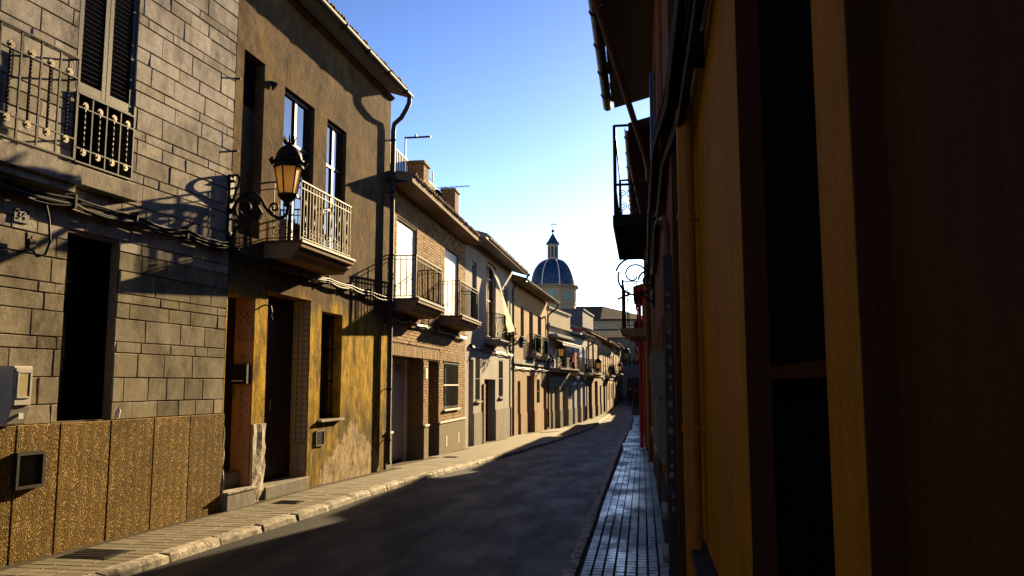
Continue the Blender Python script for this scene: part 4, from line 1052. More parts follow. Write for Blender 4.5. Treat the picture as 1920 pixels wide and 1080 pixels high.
for j in range(8):
    a = PH+j*PI/4; link('lantern_column', MB().lathe([(.13, 23.0), (.11, 25.3)], (math.cos(a)*.86, math.sin(a)*.86), 6).mesh('lantern_column', 'white_plaster'), ln)
    a = j*PI/4; link('lantern_opening', MB().box(.70, .81, -.17, .17, 23.2, 25.0).mesh('lantern_opening', 'plaque'), ln, None, (0, 0, a))
oct_([(1.30, 25.5), (1.22, 25.62), (.85, 26.1), (.45, 26.8), (.12, 27.35)], 'lantern_cap', 'blue_tile')
fi = oct_([(.07, 27.3), (.08, 27.55), (.26, 27.72), (.26, 27.95), (.05, 28.1), (.05, 28.5)], 'finial', 'iron', cu_, 10)
link('weather_vane', MB().box(-.02, .02, -.02, .02, 28.4, 29.6).box(-.35, .45, -.015, .015, 28.95, 29.08).prism([(.45, 28.86), (.75, 29.02), (.45, 29.18)], 1, -.012, .012).mesh('weather_vane', 'iron'), cu_)
nv = link('nave', MB().box(0, 19, -3.0, 12, 0, 12.1).mesh('nave', 'church_stone'), cu_)
link('nave_roof', MB().prism([(-3.6, 12.0), (-3.6, 12.25), (4.5, 15.1), (12.6, 12.25), (12.6, 12.0)], 0, .5, 8.2).mesh('nave_roof', 'dark_clay'), cu_)
link('nave_roof', MB().poly([(8.2, -3.6, 12.25), (8.2, 4.5, 15.1), (19.6, 4.5, 12.2), (19.6, -3.6, 12.1)]).poly([(8.2, 12.6, 12.25), (8.2, 4.5, 15.1), (19.6, 4.5, 12.2), (19.6, 12.6, 12.1)]).box(8.2, 19.6, -3.6, 12.6, 11.9, 12.1).mesh('nave_roof', 'dark_clay'), cu_)
link('nave_cornice', MB().box(0, 19.2, -3.2, -2.98, 11.6, 11.9).mesh('nave_cornice', 'church_stone'), cu_)
link('blocked_arch', MB().prism([(7.2, 8.6), (9.8, 8.6), (9.8, 9.5), (9.4, 10.1), (8.5, 10.4), (7.6, 10.1), (7.2, 9.5)], 1, -3.06, -2.98).mesh('blocked_arch', 'tan_plaster'), cu_)
link('aisle', MB().box(-6, 12, -9, -3.05, 0, 8.6).mesh('aisle', 'church_stone'), cu_)
link('aisle_roof', MB().prism([(-9.5, 8.5), (-9.5, 8.7), (-3.05, 10.6), (-3.05, 8.5)], 0, -6.3, 12.3).mesh('aisle_roof', 'slate_plaster'), cu_)
link('chimney', MB().box(11.2, 11.9, -8.4, -7.8, 8.4, 11.0).mesh('chimney', 'tan_plaster'), cu_)

# ================================================================== STREET LAMPS
def lamp(fr, u, z0, label):
    """z0: foot of the wall plate; wrought-iron arm and a six-sided lantern"""
    t = fr.root('street_lamp', label, 'street lamp', u, 0, z0, 'wrought iron lamps on the lit side')
    B_ = lambda mb, n, m, p=t, sm=False: fr.build(mb, n, m, p, sm)
    pl_ = B_(MB().box(-.05, .05, .01, .05, 0, .92).box(-.065, .065, .008, .055, .85, .92), 'wall_plate', 'iron')
    for z in (.08, .84): B_(MB().lathe([(.018, 0), (.012, .02)], (0, 0), 8), 'bolt', 'worn_iron', pl_).location = (0, fr.sg*.06, z)
    def oz(pts): return [(0, a, b) for a, b in pts]
    arm = [(.05, .12), (.13, .22), (.22, .36), (.25, .50), (.20, .64), (.28, .70), (.40, .68), (.50, .56), (.58, .42), (.68, .33), (.78, .31), (.84, .36), (.85, .44)]
    def smooth(pts, n=4):
        P = [Vector((0, a, b)) for a, b in pts]; out = []
        for i in range(len(P)-1):
            p0, p1, p2, p3 = P[max(i-1, 0)], P[i], P[i+1], P[min(i+2, len(P)-1)]
            for k in range(n):
                s = k/n; out.append(.5*((2*p1)+(p2-p0)*s+(2*p0-5*p1+4*p2-p3)*s*s+(3*p1-p0-3*p2+p3)*s**3))
        out.append(P[-1]); return [tuple(p) for p in out]
    a1 = B_(MB().tube(smooth([(.05, .42), (.12, .56), (.22, .66), (.34, .68), (.45, .60), (.54, .46), (.64, .36), (.75, .32), (.83, .37), (.85, .47)]), .022, 7), 'arm', 'iron', t, True)
    B_(MB().tube(spiral((.26, .47), .16, .035, PI*.75, -1.6, 30, 'oz'), .019, 6), 'scroll', 'iron', a1, True)
    B_(MB().tube(spiral((.26, .47), .165, .165, 0, 1, 24, 'oz'), .016, 6), 'ring', 'iron', a1, True)
    B_(MB().lathe([(.055, 0), (.07, .02), (.05, .04)], (0, 0), 10), 'boss', 'iron', a1).location = (0, fr.sg*.26, .45)
    B_(MB().tube(smooth([(.05, .55), (.10, .70), (.14, .82), (.12, .91), (.06, .92), (.04, .86), (.08, .83)]), .018, 6), 'scroll', 'iron', a1, True)
    B_(MB().tube(smooth([(.05, .02), (.10, .16), (.20, .27), (.30, .31), (.38, .36)]), .020, 6), 'brace', 'iron', a1, True)
    B_(MB().tube(spiral((.66, .46), .075, .02, -PI*.6, -1.3, 20, 'oz'), .016, 6), 'scroll', 'iron', a1, True)
    B_(MB().tube(smooth([(.38, .52), (.44, .44), (.46, .36), (.42, .33), (.40, .40)]), .020, 6).prism([(.36, .36), (.44, .28), (.50, .40), (.44, .50)], 0, -.02, .02), 'leaf_ornament', 'iron', a1)
    c = (0, .84)
    B_(MB().lathe([(.02, .46), (.06, .48), (.045, .52), (.10, .57), (.125, .60), (.125, .63)], c, 12), 'lantern_base', 'iron')
    gl = B_(MB().lathe([(.108, .63), (.172, .985)], c, 6, 0), 'lantern_glass', 'frosted')
    for k in range(6):
        a = k*PI/3; B_(MB().tube([(math.cos(a)*.110, .84+math.sin(a)*.110, .63), (math.cos(a)*.176, .84+math.sin(a)*.176, .99)], .010, 5), 'lantern_rib', 'iron', gl)
    hd = B_(MB().lathe([(0.194, .975), (0.197, .995), (0.183, 1.01), (0.183, 1.04), (0.202, 1.055), (0.202, 1.07), (0.174, 1.085), (0.170, 1.12), (0.155, 1.17), (0.128, 1.22), (0.085, 1.26), (0.047, 1.28), (0.043, 1.30), (0.060, 1.31)], c, 18), 'hood', 'iron', t, True)
    for k in range(6):
        a = k*PI/3; B_(MB().tube([(math.cos(a)*.20, .84+math.sin(a)*.20, 1.014), (math.cos(a)*.228, .84+math.sin(a)*.228, 1.07), (math.cos(a)*.205, .84+math.sin(a)*.205, 1.115)], [.02, .03, .012], 6), 'hood_ornament', 'worn_iron' if k == 1 else 'iron', hd)
    for k in range(7):
        a = k*2*PI/7; B_(MB().tube([(math.cos(a)*.05, .84+math.sin(a)*.05, 1.30), (math.cos(a)*.085, .84+math.sin(a)*.085, 1.40)], [.018, .004], 5), 'crown_point', 'iron', hd)
    return t
L1 = lamp(fo, -.06, 3.42, 'wrought iron street lamp with frosted lantern where stone and ochre houses meet')
fo.build(MB().prism([(math.cos(a)*.030, .42-.30+math.sin(a)*.045) for a in [2*PI*k/14 for k in range(14)]], 1, .052, .058), 'number_disc', 'sticker', L1)
link('digits', text_mesh('2', .06, 'plaque', .001), L1, (0, fo.sg*.061, .12), (PI/2, 0, 0))
fo.build(MB().box(.055, .10, .004, .012, .03, .16), 'notice_plate', 'white_paint', L1)
def put_lamp(fr, u, z, label):
    c = copy_tree(L1); c.location = fr.w(u, 0, z); c.rotation_euler = (0, 0, fr.rz); c['label'] = label
    return c
put_lamp(f5, 8.6, 2.35, 'second lamp along the lit side, on the orange house before the white shutters')
put_lamp(f7, 5.1, 1.95, 'third lamp along the lit side, where the low blue-white house meets the tall one')
put_lamp(f9, 7.7, 2.1, 'farthest small lamp on the lit row near the street bend')

# ================================================================== CABLES
def sag(p, q, s, n=10):
    P, Q = Vector(p), Vector(q); return [tuple(P.lerp(Q, k/n)-Vector((0, 0, s*4*(k/n)*(1-k/n)))) for k in range(n+1)]
def bundle(fr, label, u0, u1, z, clips, n=6, o=.06, mats=('cable', 'grey_cable'), r=.011, spread=.05, dz=0):
    rs = random.Random(int(abs(u0*10+z*7)))
    b = fr.root('cable_bundle', label, 'cables', u0, 0, z)
    for k in range(n):
        a0, o0 = rs.uniform(-spread, spread), o+rs.uniform(0, .05); pts = []
        m = clips
        for c in range(m):
            ua, ub = (u1-u0)*c/m, (u1-u0)*(c+1)/m; s = rs.uniform(.01, .06)
            seg = sag((ua, o0, a0+dz*c/m), (ub, o0+rs.uniform(-.006, .006), a0+dz*(c+1)/m), s, 6)
            pts += seg if c == m-1 else seg[:-1]
        fr.build(MB().tube(pts, r*rs.uniform(.6, 1.4), 6), 'cable', mats[0] if k % 3 else mats[1], b, True)
    for c in range(m+1):
        u = (u1-u0)*c/m; fr.build(MB().box(u-.012, u+.012, 0, o+.055, -spread-.02, spread+.02), 'cable_clip', 'iron', b)
    return b
bundle(fs, 'thick bundle of sagging black cables across the stone house front', -1, 6.98, 3.40, 9, 9, .05)
bundle(fo, 'cable bundle running under the ochre house balcony to the downpipe', .05, 5.9, 3.32, 6, 8, .05, dz=-.04)
bundle(fb, 'black cables strung under the brick house balconies', .1, 7.6, 2.96, 6, 5, .05, spread=.03)
bundle(FW, 'cables looping along the white house below its balcony', .1, 8.0, 2.74, 5, 5, .05, spread=.04)
bundle(f5, 'cables along the orange house under its white band', .1, 9.5, 2.30, 5, 4, .05, spread=.04)
lp = fs.root('loop_cable', 'loose cable loop dangling beside the house number plaque', 'cable', 3.98, .03, 2.75)
fs.build(MB().tube([(0, .02, .62), (-.01, .10, .40), (.0, .12, .18), (-.03, .10, .06), (-.10, .08, .03), (-.14, .05, .10), (-.12, .03, .22)], .012, 6), 'wire', 'cable', lp, True)
fs.build(MB().box(-.17, -.10, .01, .06, .10, .19), 'junction_box', 'iron', lp)
def span(p, q, s, label):
    mb = MB().tube([tuple(Vector(x)) for x in sag(p, q, s, 16)], .012, 5); o = link('overhead_wire', mb.mesh('overhead_wire', 'cable')); tag(o, label, 'wire')
span((-3.5, 53.5, 3.9), (-.15, 58, 4.0), .35, 'highest wire sagging across the far street')
span((-2.95, 62.4, 3.0), (-.2, 63, 3.1), .3, 'middle wire across the far street under the highest one')
span((-2.7, 70, 2.7), (-.35, 74, 2.8), .25, 'lowest and farthest wire across the street')

# antennas on the brick roof
def antenna(x, y, z, h, label, kind):
    r = empty('antenna', (x, y, z), label, 'antenna')
    link('mast', MB().tube([(0, 0, 0), (0, 0, h)], .018, 6).mesh('mast', 'pipe_grey'), r)
    if kind == 0: link('boom', MB().box(-.02, .62, -.015, .015, h-.03, h+.01).box(.25, .29, -.09, .09, h+.01, h+.03).mesh('boom', 'pipe_grey'), r)
    elif kind == 1:
        b = link('boom', MB().tube([(-.45, 0, h-.05), (.75, 0, h-.02)], .012, 5).mesh('boom', 'pipe_grey'), r)
        for k in range(8): link('element', MB().tube([(-.4+k*.15, -.18, h-.03), (-.4+k*.15, .18, h-.03)], .006, 4).mesh('element', 'pipe_grey'), b)
        link('reflector', MB().tube([(-.45, -.2, h-.25), (-.42, .2, h+.2)], .01, 4).tube([(-.45, .2, h-.25), (-.42, -.2, h+.2)], .01, 4).mesh('reflector', 'pipe_grey'), r)
antenna(-5.5, 18.6, 6.0, 1.46, 'bare mast with a single short arm behind the brick roof railing', 0)
antenna(-5.6, 23.1, 6.2, 1.15, 'television aerial with many elements between the two chimneys', 1)
antenna(-5.6, 21.6, 6.2, 1.2, 'thin bare aerial mast with a short tip between the chimneys', 2)

# ================================================================== RIGHT ROW (in shade)
# ---------------------------------------------------------------- near yellow house
fy = Frame((.36, -30), (.36, 5.6), False)  # front carried on out of view behind the camera to dim sky light
ye = fy.root('yellow_house', 'dark yellow house front at the right edge with deep door openings', 'house')
def Y(y): return y+30
yops = [(Y(1.72), Y(3.02), -.1, 3.4, .095), (Y(.2), Y(1.46), -.1, 3.6, .05)]
fy.build(MB().wall(0, Y(5.6), -.3, 6.5, yops, 0), 'wall', 'yellow_wall', ye)
fy.build(MB().box(0, Y(5.6), -7, -.5, -.3, 6.5).box(0, Y(5.6), -.5, -.31, 3.45, 6.5), 'rear_wall', 'brown_wall', ye)
roof(fy, ye, 0, Y(5.6), .62, 6.4, .3, 4, 'dark_clay', 'dark_wood')
d = fy.build(MB().box(Y(1.72), Y(3.02), -.13, -.09, -.1, 3.4), 'door', 'black', ye)
for k in range(6): fy.build(MB().box(Y(1.74)+k*.213, Y(1.74)+k*.213+.20, -.09, -.083, -.05, 3.38), 'door_board', 'black', d)
fy.build(MB().box(Y(1.76), Y(2.80), -.083, -.05, 1.615, 1.655), 'door_bar', 'door_bar_wood', d)
fy.build(MB().box(Y(3.012), Y(3.018), -.088, -.002, -.1, 3.4), 'door_jamb', 'dark_red_wall', ye)
d = fy.build(MB().box(Y(.2), Y(1.46), -.09, -.045, -.1, 3.6), 'shutter', 'brown_wall', ye)
for k in range(3): fy.build(MB().box(Y(1.46)-.012-k*.014, Y(1.46)-.004-k*.014, -.045, -.001-k*.012, -.1, 3.6), 'door_moulding', 'dark_red_wall', d)
fy.build(MB().box(Y(3.03), Y(5.45), .0, .075, -.2, .60), 'plinth', 'brown_wall', ye); fy.build(MB().box(Y(3.02), Y(5.47), -.005, .10, .60, .64), 'plinth_cap', 'dark_stone', ye, bevel=.006)
pi = fy.root('drainpipe', 'orange painted drainpipe on the yellow house corner', 'drainpipe', Y(5.12), .075, 0)
fy.build(MB().tube([(0, 0, -.05), (0, 0, 3.3)], .05, 14), 'pipe', 'pipe_orange', pi, True)
for z in (1.34, 2.62): fy.build(MB().tube([(0, 0, z-.022), (0, 0, z+.022)], .058, 14).box(-.02, .02, -.075, 0, z-.014, z+.014), 'pipe_collar', 'pipe_orange', pi)

# ---------------------------------------------------------------- orange-brown house with overhanging roof
f1 = Frame((.22, 5.61), (.22, 14.0), False)
ro = f1.root('orange_brown_house', 'shaded orange house with a deep overhanging roof and gutter at the top', 'house')
def Q(y): return y-5.61
rops = [('d', Q(6.9), Q(7.9), 0, 2.3, .2), ('w', Q(8.5), Q(9.4), .95, 2.3, .2), ('d', Q(10.2), Q(11.2), 0, 2.3, .2), ('w', Q(12), Q(13), .95, 2.3, .2), ('u', Q(7), Q(8), 3.9, 5.6, .2), ('u', Q(9.8), Q(10.8), 3.9, 5.6, .2), ('u', Q(12.2), Q(13.1), 3.9, 5.6, .2)]
f1.build(MB().wall(0, 8.39, -.3, 6.45, [(a, b, c, d, e) for _, a, b, c, d, e in rops], 0), 'wall', 'orange_wall', ro)
f1.build(MB().box(0, 8.39, -7, -.4, -.3, 6.45).box(0, .05, -.4, -.004, -.3, 6.44).box(8.34, 8.39, -.4, -.004, -.3, 6.44), 'rear_wall', 'brown_wall', ro)
for k, a, b, c, d, e in rops:
    if k == 'd': panel_door(f1, ro, a, b, c, d, -.15, 'dark_wood', 1)
    else: window(f1, ro, a, b, c, d, -.12, 'dark_wood')
    if k == 'w': f1.build(MB().box(a-.08, b+.08, 0, .11, c-.07, c-.005), 'window_sill', 'pale_box', ro)
for a_, b_ in ((Q(8.0), Q(10.1)), (Q(11.25), 8.35)): f1.build(MB().box(a_, b_, 0, .03, -.2, .55), 'plinth', 'dark_stone', ro)
rr1 = roof(f1, ro, -.02, 8.40, .62, 6.36, .26, 4, 'dark_clay', 'dark_wood', .10, None, .22)
gutter(f1, ro, -.02, 8.50, .74, 6.42, .075, 'dark_wood')
f1.build(MB().tube([(4.2, .72, 6.36), (4.35, .66, 6.2), (8.0, .10, 5.35), (8.2, .06, 5.2), (8.2, .06, 5.0)], .05, 8), 'downpipe', 'pipe_brown', ro, True)
f1.build(MB().tube([(8.3, .0, 5.95), (8.3, .18, 5.95)], .008, 5).lathe([(.01, 0), (.025, .01), (.025, .04), (.01, .05)], (0, 0), 8), 'wire_stub', 'iron', ro)
for (y, z0, z1, o1, tap) in ((6.55, 1.50, 1.86, .15, 0), (6.6, .98, 1.49, .11, .03), (8.15, 1.05, 1.80, .12, 0)):
    bx = f1.root('meter_cabinet', {6.55: 'upper pale box of the pair on the shaded orange wall', 6.6: 'lower tapered box under the other on the shaded orange wall', 8.15: 'tall pale box farther along the shaded orange wall'}[y], 'meter box', Q(y), 0, z0)
    f1.build(MB().prism([(0, 0), (o1-tap, 0), (o1, .1), (o1, z1-z0), (0, z1-z0)], 0, 0, .34), 'cabinet', 'pale_box', bx, bevel=.006)
    f1.build(MB().box(.02, .32, o1, o1+.012, .12, z1-z0-.03), 'cabinet_door', 'pale_box', bx)
for (y, z) in ((6.3, .62), (6.6, .25)): f1.build(MB().box(Q(y), Q(y)+.5, 0, .09, z, z+.05), 'window_sill', 'pale_box', ro)
cv = f1.root('cable_duct', 'dark upright cable duct covered in worn stickers by the orange drainpipe', 'duct', Q(5.95), 0, 0)
f1.build(MB().box(-.10, .12, .002, .062, -.05, 2.5), 'cover', 'dark_stone', cv, bevel=.004)
rs = random.Random(4)
for k in range(16):
    z = .75+k*.098+rs.uniform(-.02, .02); w, h = rs.uniform(.02, .05), rs.uniform(.02, .05)
    f1.build(MB().box(-.104, -.1015, .02, .02+w*.7, z, z+h), 'sticker', 'sticker', cv)
f1.build(MB().box(-.106, -.1015, .012, .055, 1.98, 2.10), 'sticker', 'rose_wall', cv)
f1.build(MB().tube([(0, .03, 2.48), (0, .03, 2.72), (.05, .045, 2.80), (.12, .06, 2.80), (.18, .04, 2.74)], .022, 8), 'conduit', 'pipe_brown', cv, True)

# ---------------------------------------------------------------- red-brown house with two iron balconies
f2 = Frame((.21, 14.01), (.20, 24.0), False)
rb = f2.root('balcony_house', 'shaded house on the right with two iron balconies one above the other', 'house')
pops = [('d', .8, 1.7, 4.62, 6.0, .2), ('u', 4.2, 5.0, 4.5, 5.7, .2), ('d', 4.4, 5.5, 2.8, 4.2, .2), ('d', 1.2, 2.2, -.1, 2.2, .2), ('u', 6.5, 7.5, .8, 2.2, .2), ('d', 8.4, 9.4, -.2, 2.1, .2)]
f2.build(MB().wall(0, 9.99, -.5, 6.15, [(a, b, c, d, e) for _, a, b, c, d, e in pops], 0), 'wall', 'rose_wall', rb)
f2.build(MB().box(0, 9.99, -7, -.4, -.5, 6.15).box(0, .05, -.4, -.004, -.5, 6.14).box(9.94, 9.99, -.4, -.004, -.5, 6.14), 'rear_wall', 'brown_wall', rb)
for k, a, b, c, d, e in pops:
    if k == 'd': panel_door(f2, rb, a, b, c, d, -.15, 'dark_wood', 1)
    else: window(f2, rb, a, b, c, d, -.12, 'dark_wood')
roof(f2, rb, .2, 9.99, .34, 6.02, .26, 4, 'dark_clay', 'dark_wood', .10, None, .22)
gutter(f2, rb, .2, 9.99, .39, 6.06, .06, 'pipe_brown', True)
f2.build(MB().tube([(1.5, .38, 6.0), (1.7, .36, 5.85), (3.4, .16, 5.2), (3.6, .08, 5.0), (3.6, .07, .0)], .045, 8), 'downpipe', 'pipe_brown', rb, True)
f2.build(MB().tube([(8.6, .07, 5.8), (8.6, .07, -.1)], .05, 8), 'downpipe', 'pipe_orange', rb, True)
# upper balcony: dark iron floor with ribs, scrolled rail, tall frame
ub = f2.build(MB().box(.45, 4.6, 0, .66, 4.46, 4.50), 'balcony', 'iron', rb, label='upper dark iron balcony with tall frame posts')
for k in range(9): f2.build(MB().box(.6+k*.46, .64+k*.46, .02, .64, 4.41, 4.46), 'floor_rib', 'iron', ub)
f2.build(MB().box(.45, 4.6, .64, .68, 4.38, 4.56).box(.45, .49, 0, .64, 4.38, 4.56).box(4.56, 4.6, 0, .64, 4.38, 4.56), 'floor_frame', 'iron', ub)
fp = MB()
for u in (.5, 4.55): fp.box(u-.03, u+.03, .60, .66, 4.5, 6.20)
for z in (6.20, 5.12, 4.56):
    for u in (.5, 4.55): fp.box(u-.012, u+.012, 0, .63, z-.02, z+.02)
    fp.box(.5, 4.55, .615, .645, z-.02, z+.02)
f2.build(fp, 'frame_posts', 'iron', ub)
for u in (.5, 4.55):
    for o in (.10, .22, .36, .50):
        s_ = f2.build(MB().tube(spiral((o, 4.72), .075, .014, PI/2, 1.6, 22, 'oz', u), .008, 5).tube(spiral((o, 4.96), .075, .014, -PI/2, 1.6, 22, 'oz', u), .008, 5).tube([(u, o+.02, 4.56), (u, o, 4.66)], .008, 4), 'scroll', 'iron', ub)
bar = MB().box(-.008, .008, -.008, .008, 4.56, 5.12).mesh('baluster', 'iron')
for k in range(22): link('baluster', bar, ub, (.6+k*.18, f2.sg*.63, 0))
for k in range(8): f2.build(MB().tube(spiral((.85+k*.46, 4.8), .09, .014, k, 1.6, 20, 'uz', .63), .007, 4), 'scroll', 'iron', ub)
# plants and laundry box inside the balcony
# lower balcony
lb = slab(f2, rb, 4.0, 6.2, .66, 2.62, 2.80, 'slab_paint', label='lower brown plastered balcony slab with an iron rail')
railing(f2, lb, 4.05, 6.15, .60, 2.86, 3.82, 9, 3, 'iron', .010, False, .80)
for u in (4.05, 6.15):
    f2.build(MB().box(u-.025, u+.025, .575, .625, 2.8, 3.86), 'post', 'worn_iron', lb)
    f2.build(MB().tube(spiral((.28, 3.42), .05, .05, 0, 1, 10, 'oz', u), .02, 5), 'rail_ornament', 'iron', lb)
# scrolled lamp bracket on the right
def right_bracket(fr, u, z, label):
    t = fr.root('iron_bracket', label, 'bracket', u, 0, z)
    fr.build(MB().box(-.04, .04, 0, .04, -.5, .5), 'wall_plate', 'iron', t)
    fr.build(MB().tube(spiral((.30, .0), .33, .28, PI*.1, 1.0, 30, 'oz'), .016, 6), 'ring', 'iron', t, True)
    fr.build(MB().tube(spiral((.33, .03), .20, .05, PI*.9, -.9, 22, 'oz'), .014, 6), 'scroll', 'iron', t, True)
    fr.build(MB().tube(spiral((.10, -.05), .16, .03, 0, 1.6, 24, 'oz'), .016, 6), 'scroll', 'iron', t, True)
    fr.build(MB().tube([(0, .03, -.42), (0, .2, -.30), (0, .4, -.28), (0, .6, -.36)], .018, 6), 'arm', 'iron', t, True)
    return t
right_bracket(f1, Q(13.4), 3.32, 'round scrolled iron bracket under the upper right balcony')
# thick cable bundle sweeping down the right-hand walls
cb = f1.root('cable_bundle', 'heavy tangle of black cables sweeping along the shaded right-hand walls', 'cables', 0, 0, 0)
rs = random.Random(9)
for k in range(16):
    a, o_, r_ = rs.uniform(-.20, .16), rs.uniform(.03, .13), rs.uniform(.010, .026)
    pts = [(-3.4, o_-.13, 3.62+a), (-1.7, o_-.12, 3.52+a*1.1), (-.5, o_-.09, 3.40+a*1.3+rs.uniform(-.08, .05)), (.4, o_-.02, 3.36+a), (1.6, o_, 3.26+a+rs.uniform(-.15, .05)), (3.2, o_, 3.40+a*.8), (5.0, o_, 3.25+a+rs.uniform(-.12, .06)), (6.6, o_, 3.42+a*.7), (8.3, o_, 3.30+a*.6)]
    f1.build(MB().tube(pts, r_, 6), 'cable', 'cable', cb, True)
for u in (-2.6, -1.2, .2, 1.9, 3.4, 5.2, 7.0): f1.build(MB().box(u-.008, u+.008, -.14 if u < 0 else 0, .06 if u > 0 else -.06, 3.30, 3.50), 'cable_clip', 'iron', cb)
tp = tag(f1.build(MB().box(3.0, 3.25, .05, .09, 3.9, 4.9), 'blue_tarp_strip', 'blue_tarp', None), 'narrow strip of blue sheeting hanging by the cables on the right', 'sheet')
tp.location = f1.w(0); tp.rotation_euler = (0, 0, f1.rz)

# ---------------------------------------------------------------- houses beyond, right side: lowered and set back to let the sun across
fr3, h3 = house((.05, 24.02), (.02, 29.0), 'red_house', 'narrow bright red house beyond the iron balconies on the right', 'red_wall', 4.35,
    [('win', 1.0, 1.9, 2.6, 3.8), ('door', .6, 1.6, -.3, 1.9), ('win', 3.2, 4.2, .7, 1.9), ('win', 3.2, 4.2, 2.6, 3.8)], .22, None, None, [(.8, 2.2, .25, 2.5, .8, 8)], 'dark_clay', False, gut=False)
fr3.build(MB().tube([(.2, .10, 4.3), (.2, .10, -.2)], .05, 8).tube([(.2, .10, 2.0), (.2, .10, 2.06)], .062, 8), 'downpipe', 'red_wall', h3)
fr4, h4 = house((.03, 29.02), (0, 45.0), 'lowered_brown_house', 'long brown house in shade past the red house, lowered to let the sun across', 'brown_wall', 3.7,
    [('door', 1.0, 2.0, -.5, 1.6), ('win', 3.4, 4.4, .4, 1.6), ('door', 6, 7, -.6, 1.5), ('win', 9, 10, .3, 1.5), ('door', 12.2, 13.2, -.8, 1.4)], .25, None, None, (), 'dark_clay', False, gut=False, slope=.25)
fr5, h5r = house((0, 45.02), (-.2, 60.0), 'lowered_grey_house', 'grey shaded house opposite the tall flat-roofed one, lowered to let the sun across', 'grey_wall', 3.2,
    [('door', 1.0, 2.0, -.75, 1.4), ('win', 4.4, 5.4, .2, 1.4), ('door', 8, 9, -.75, 1.4), ('win', 11, 12, .2, 1.4)], .25, None, None, (), 'dark_clay', False, gut=False, slope=.25)
fr6, h6r = house((2.3, 60.02), (2.1, 78.0), 'far_shaded_house', 'far dark house on the right by the two walkers', 'grey_wall', 3.8,
    [('door', 2.0, 3.0, -.6, 1.5), ('win', 6, 7, .4, 1.6), ('door', 10, 11, -.5, 1.7), ('win', 14, 15, .5, 1.7)], .3, None, None, (), 'dark_clay', False, gut=False)
fr7, h7r = house((2.1, 78.02), (2.0, 95.0), 'last_right_house', 'last dark house on the right where the street ends', 'brown_wall', 4.6,
    [('door', 2.0, 3.0, -.3, 1.9), ('win', 6, 7, .7, 1.9), ('win', 9, 10, .8, 2.0)], .35, None, None, (), 'dark_clay', False, gut=False)
rl2 = copy_tree(L1); rl2.location = fr5.w(5, 0, 2.45); rl2.rotation_euler = (0, 0, fr5.rz+PI); rl2['label'] = 'dark street lamp silhouetted on the shaded right side far away'; del rl2['group']
for ch in list(rl2.children):
    if ch.name.startswith('lantern_glass'): ch.material_slots[0].link = 'OBJECT'; ch.material_slots[0].material = MATS['meter_window']  # shade put into the colour: darker lantern glass on this lamp
    if ch.name.startswith(('digits', 'number_disc', 'notice')): bpy.data.objects.remove(ch)

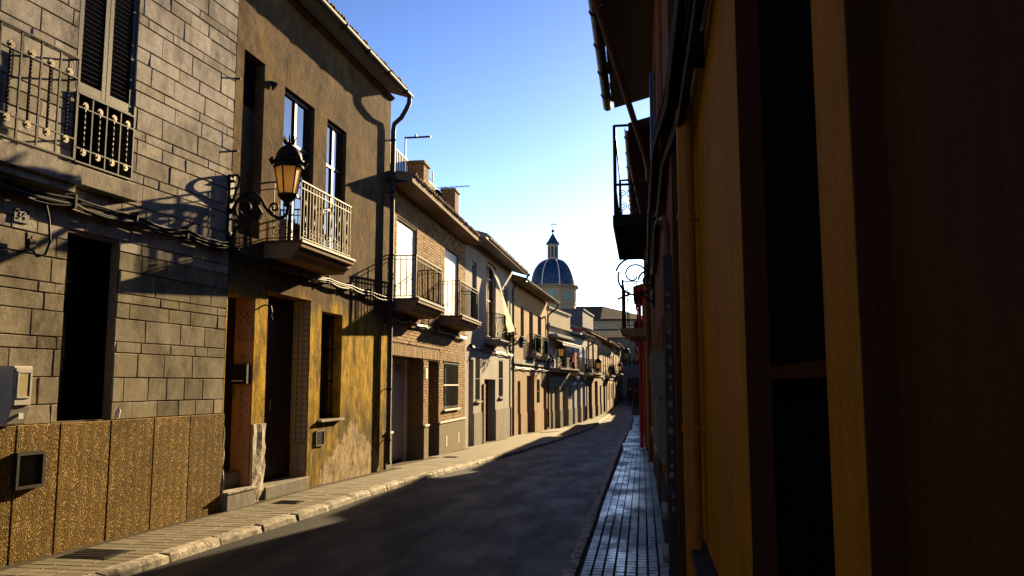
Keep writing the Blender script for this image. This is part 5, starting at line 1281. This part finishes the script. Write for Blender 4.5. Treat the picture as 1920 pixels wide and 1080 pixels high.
# ================================================================== PEOPLE
def person(x, y, face, label, top, legs, seed):
    t = empty('person', (x, y, G(y)-.07), label, 'person', face)
    J = {'pel': (0, 0, .93), 'bel': (0, 0, 1.08), 'chest': (0, -.01, 1.30), 'neck': (0, .0, 1.47), 'hd0': (0, .015, 1.54), 'hd1': (0, .02, 1.64), 'hd2': (0, .015, 1.71),
         'hl': (.10, 0, .88), 'kl': (.11, .16, .50), 'al': (.10, .10, .09), 'tl': (.11, .24, .04), 'hr': (-.10, 0, .88), 'kr': (-.10, -.02, .50), 'ar': (-.10, -.25, .12), 'tr': (-.10, -.14, .03),
         'sl': (.19, 0, 1.39), 'el': (.24, -.10, 1.12), 'wl': (.25, -.02, .88), 'nl': (.25, .01, .79), 'sr': (-.19, 0, 1.39), 'er': (-.24, .03, 1.11), 'wr': (-.24, .17, .90), 'nr': (-.24, .20, .82)}
    R = {'pel': .15, 'bel': .14, 'chest': .165, 'neck': .055, 'hd0': .075, 'hd1': .10, 'hd2': .07, 'hl': .10, 'kl': .065, 'al': .045, 'tl': .04, 'hr': .10, 'kr': .065, 'ar': .045, 'tr': .04, 'sl': .07, 'el': .048, 'wl': .035, 'nl': .04, 'sr': .07, 'er': .048, 'wr': .035, 'nr': .04}
    E = [('pel', 'bel'), ('bel', 'chest'), ('chest', 'neck'), ('neck', 'hd0'), ('hd0', 'hd1'), ('hd1', 'hd2'), ('pel', 'hl'), ('hl', 'kl'), ('kl', 'al'), ('al', 'tl'), ('pel', 'hr'), ('hr', 'kr'), ('kr', 'ar'), ('ar', 'tr'), ('chest', 'sl'), ('sl', 'el'), ('el', 'wl'), ('wl', 'nl'), ('chest', 'sr'), ('sr', 'er'), ('er', 'wr'), ('wr', 'nr')]
    ks = list(J); me = bpy.data.meshes.new('body'); me.from_pydata([J[k] for k in ks], [(ks.index(a), ks.index(b)) for a, b in E], [])
    o = link('body', me, t); m = o.modifiers.new('skin', 'SKIN'); sub = o.modifiers.new('sub', 'SUBSURF'); sub.levels = 2; sub.render_levels = 2
    for k, v in zip(ks, me.skin_vertices[0].data): v.radius = (R[k], R[k]*(.72 if k in ('pel', 'bel', 'chest') else 1)); v.use_root = (k == 'pel')
    dg = bpy.context.evaluated_depsgraph_get(); me2 = bpy.data.meshes.new_from_object(o.evaluated_get(dg)); bpy.data.objects.remove(o)
    me2.materials.clear()
    for m_ in (top, legs, 'skin', 'black'): me2.materials.append(MATS[m_])
    for p in me2.polygons:
        c = p.center; p.use_smooth = True
        p.material_index = 3 if c.z < .10 else (2 if (c.z > 1.49 or (abs(c.x) > .2 and c.z < .88)) else (1 if c.z < .95 and abs(c.x) < .2 else 0))
    link('body', me2, t)
    link('hair', MB().lathe([(.098, 1.60), (.112, 1.66), (.10, 1.73), (.06, 1.775), (0.001, 1.785)], (0, -.005), 14).mesh('hair', 'hair', 1, True), t)
    link('face', MB().lathe([(.012, 1.60), (.016, 1.615), (.006, 1.64)], (0, .115), 6).box(-.045, -.025, .095, .105, 1.65, 1.662).box(.025, .045, .095, .105, 1.65, 1.662).mesh('face', 'skin'), t)
    return t
person(-1.10, 73.2, PI, 'person in dark clothes walking in the shaded end of the street', 'navy_clothes', 'navy_clothes', 1)
person(-.62, 70.0, 0, 'person in a maroon jacket walking on the right pavement far off', 'maroon_clothes', 'navy_clothes', 2)
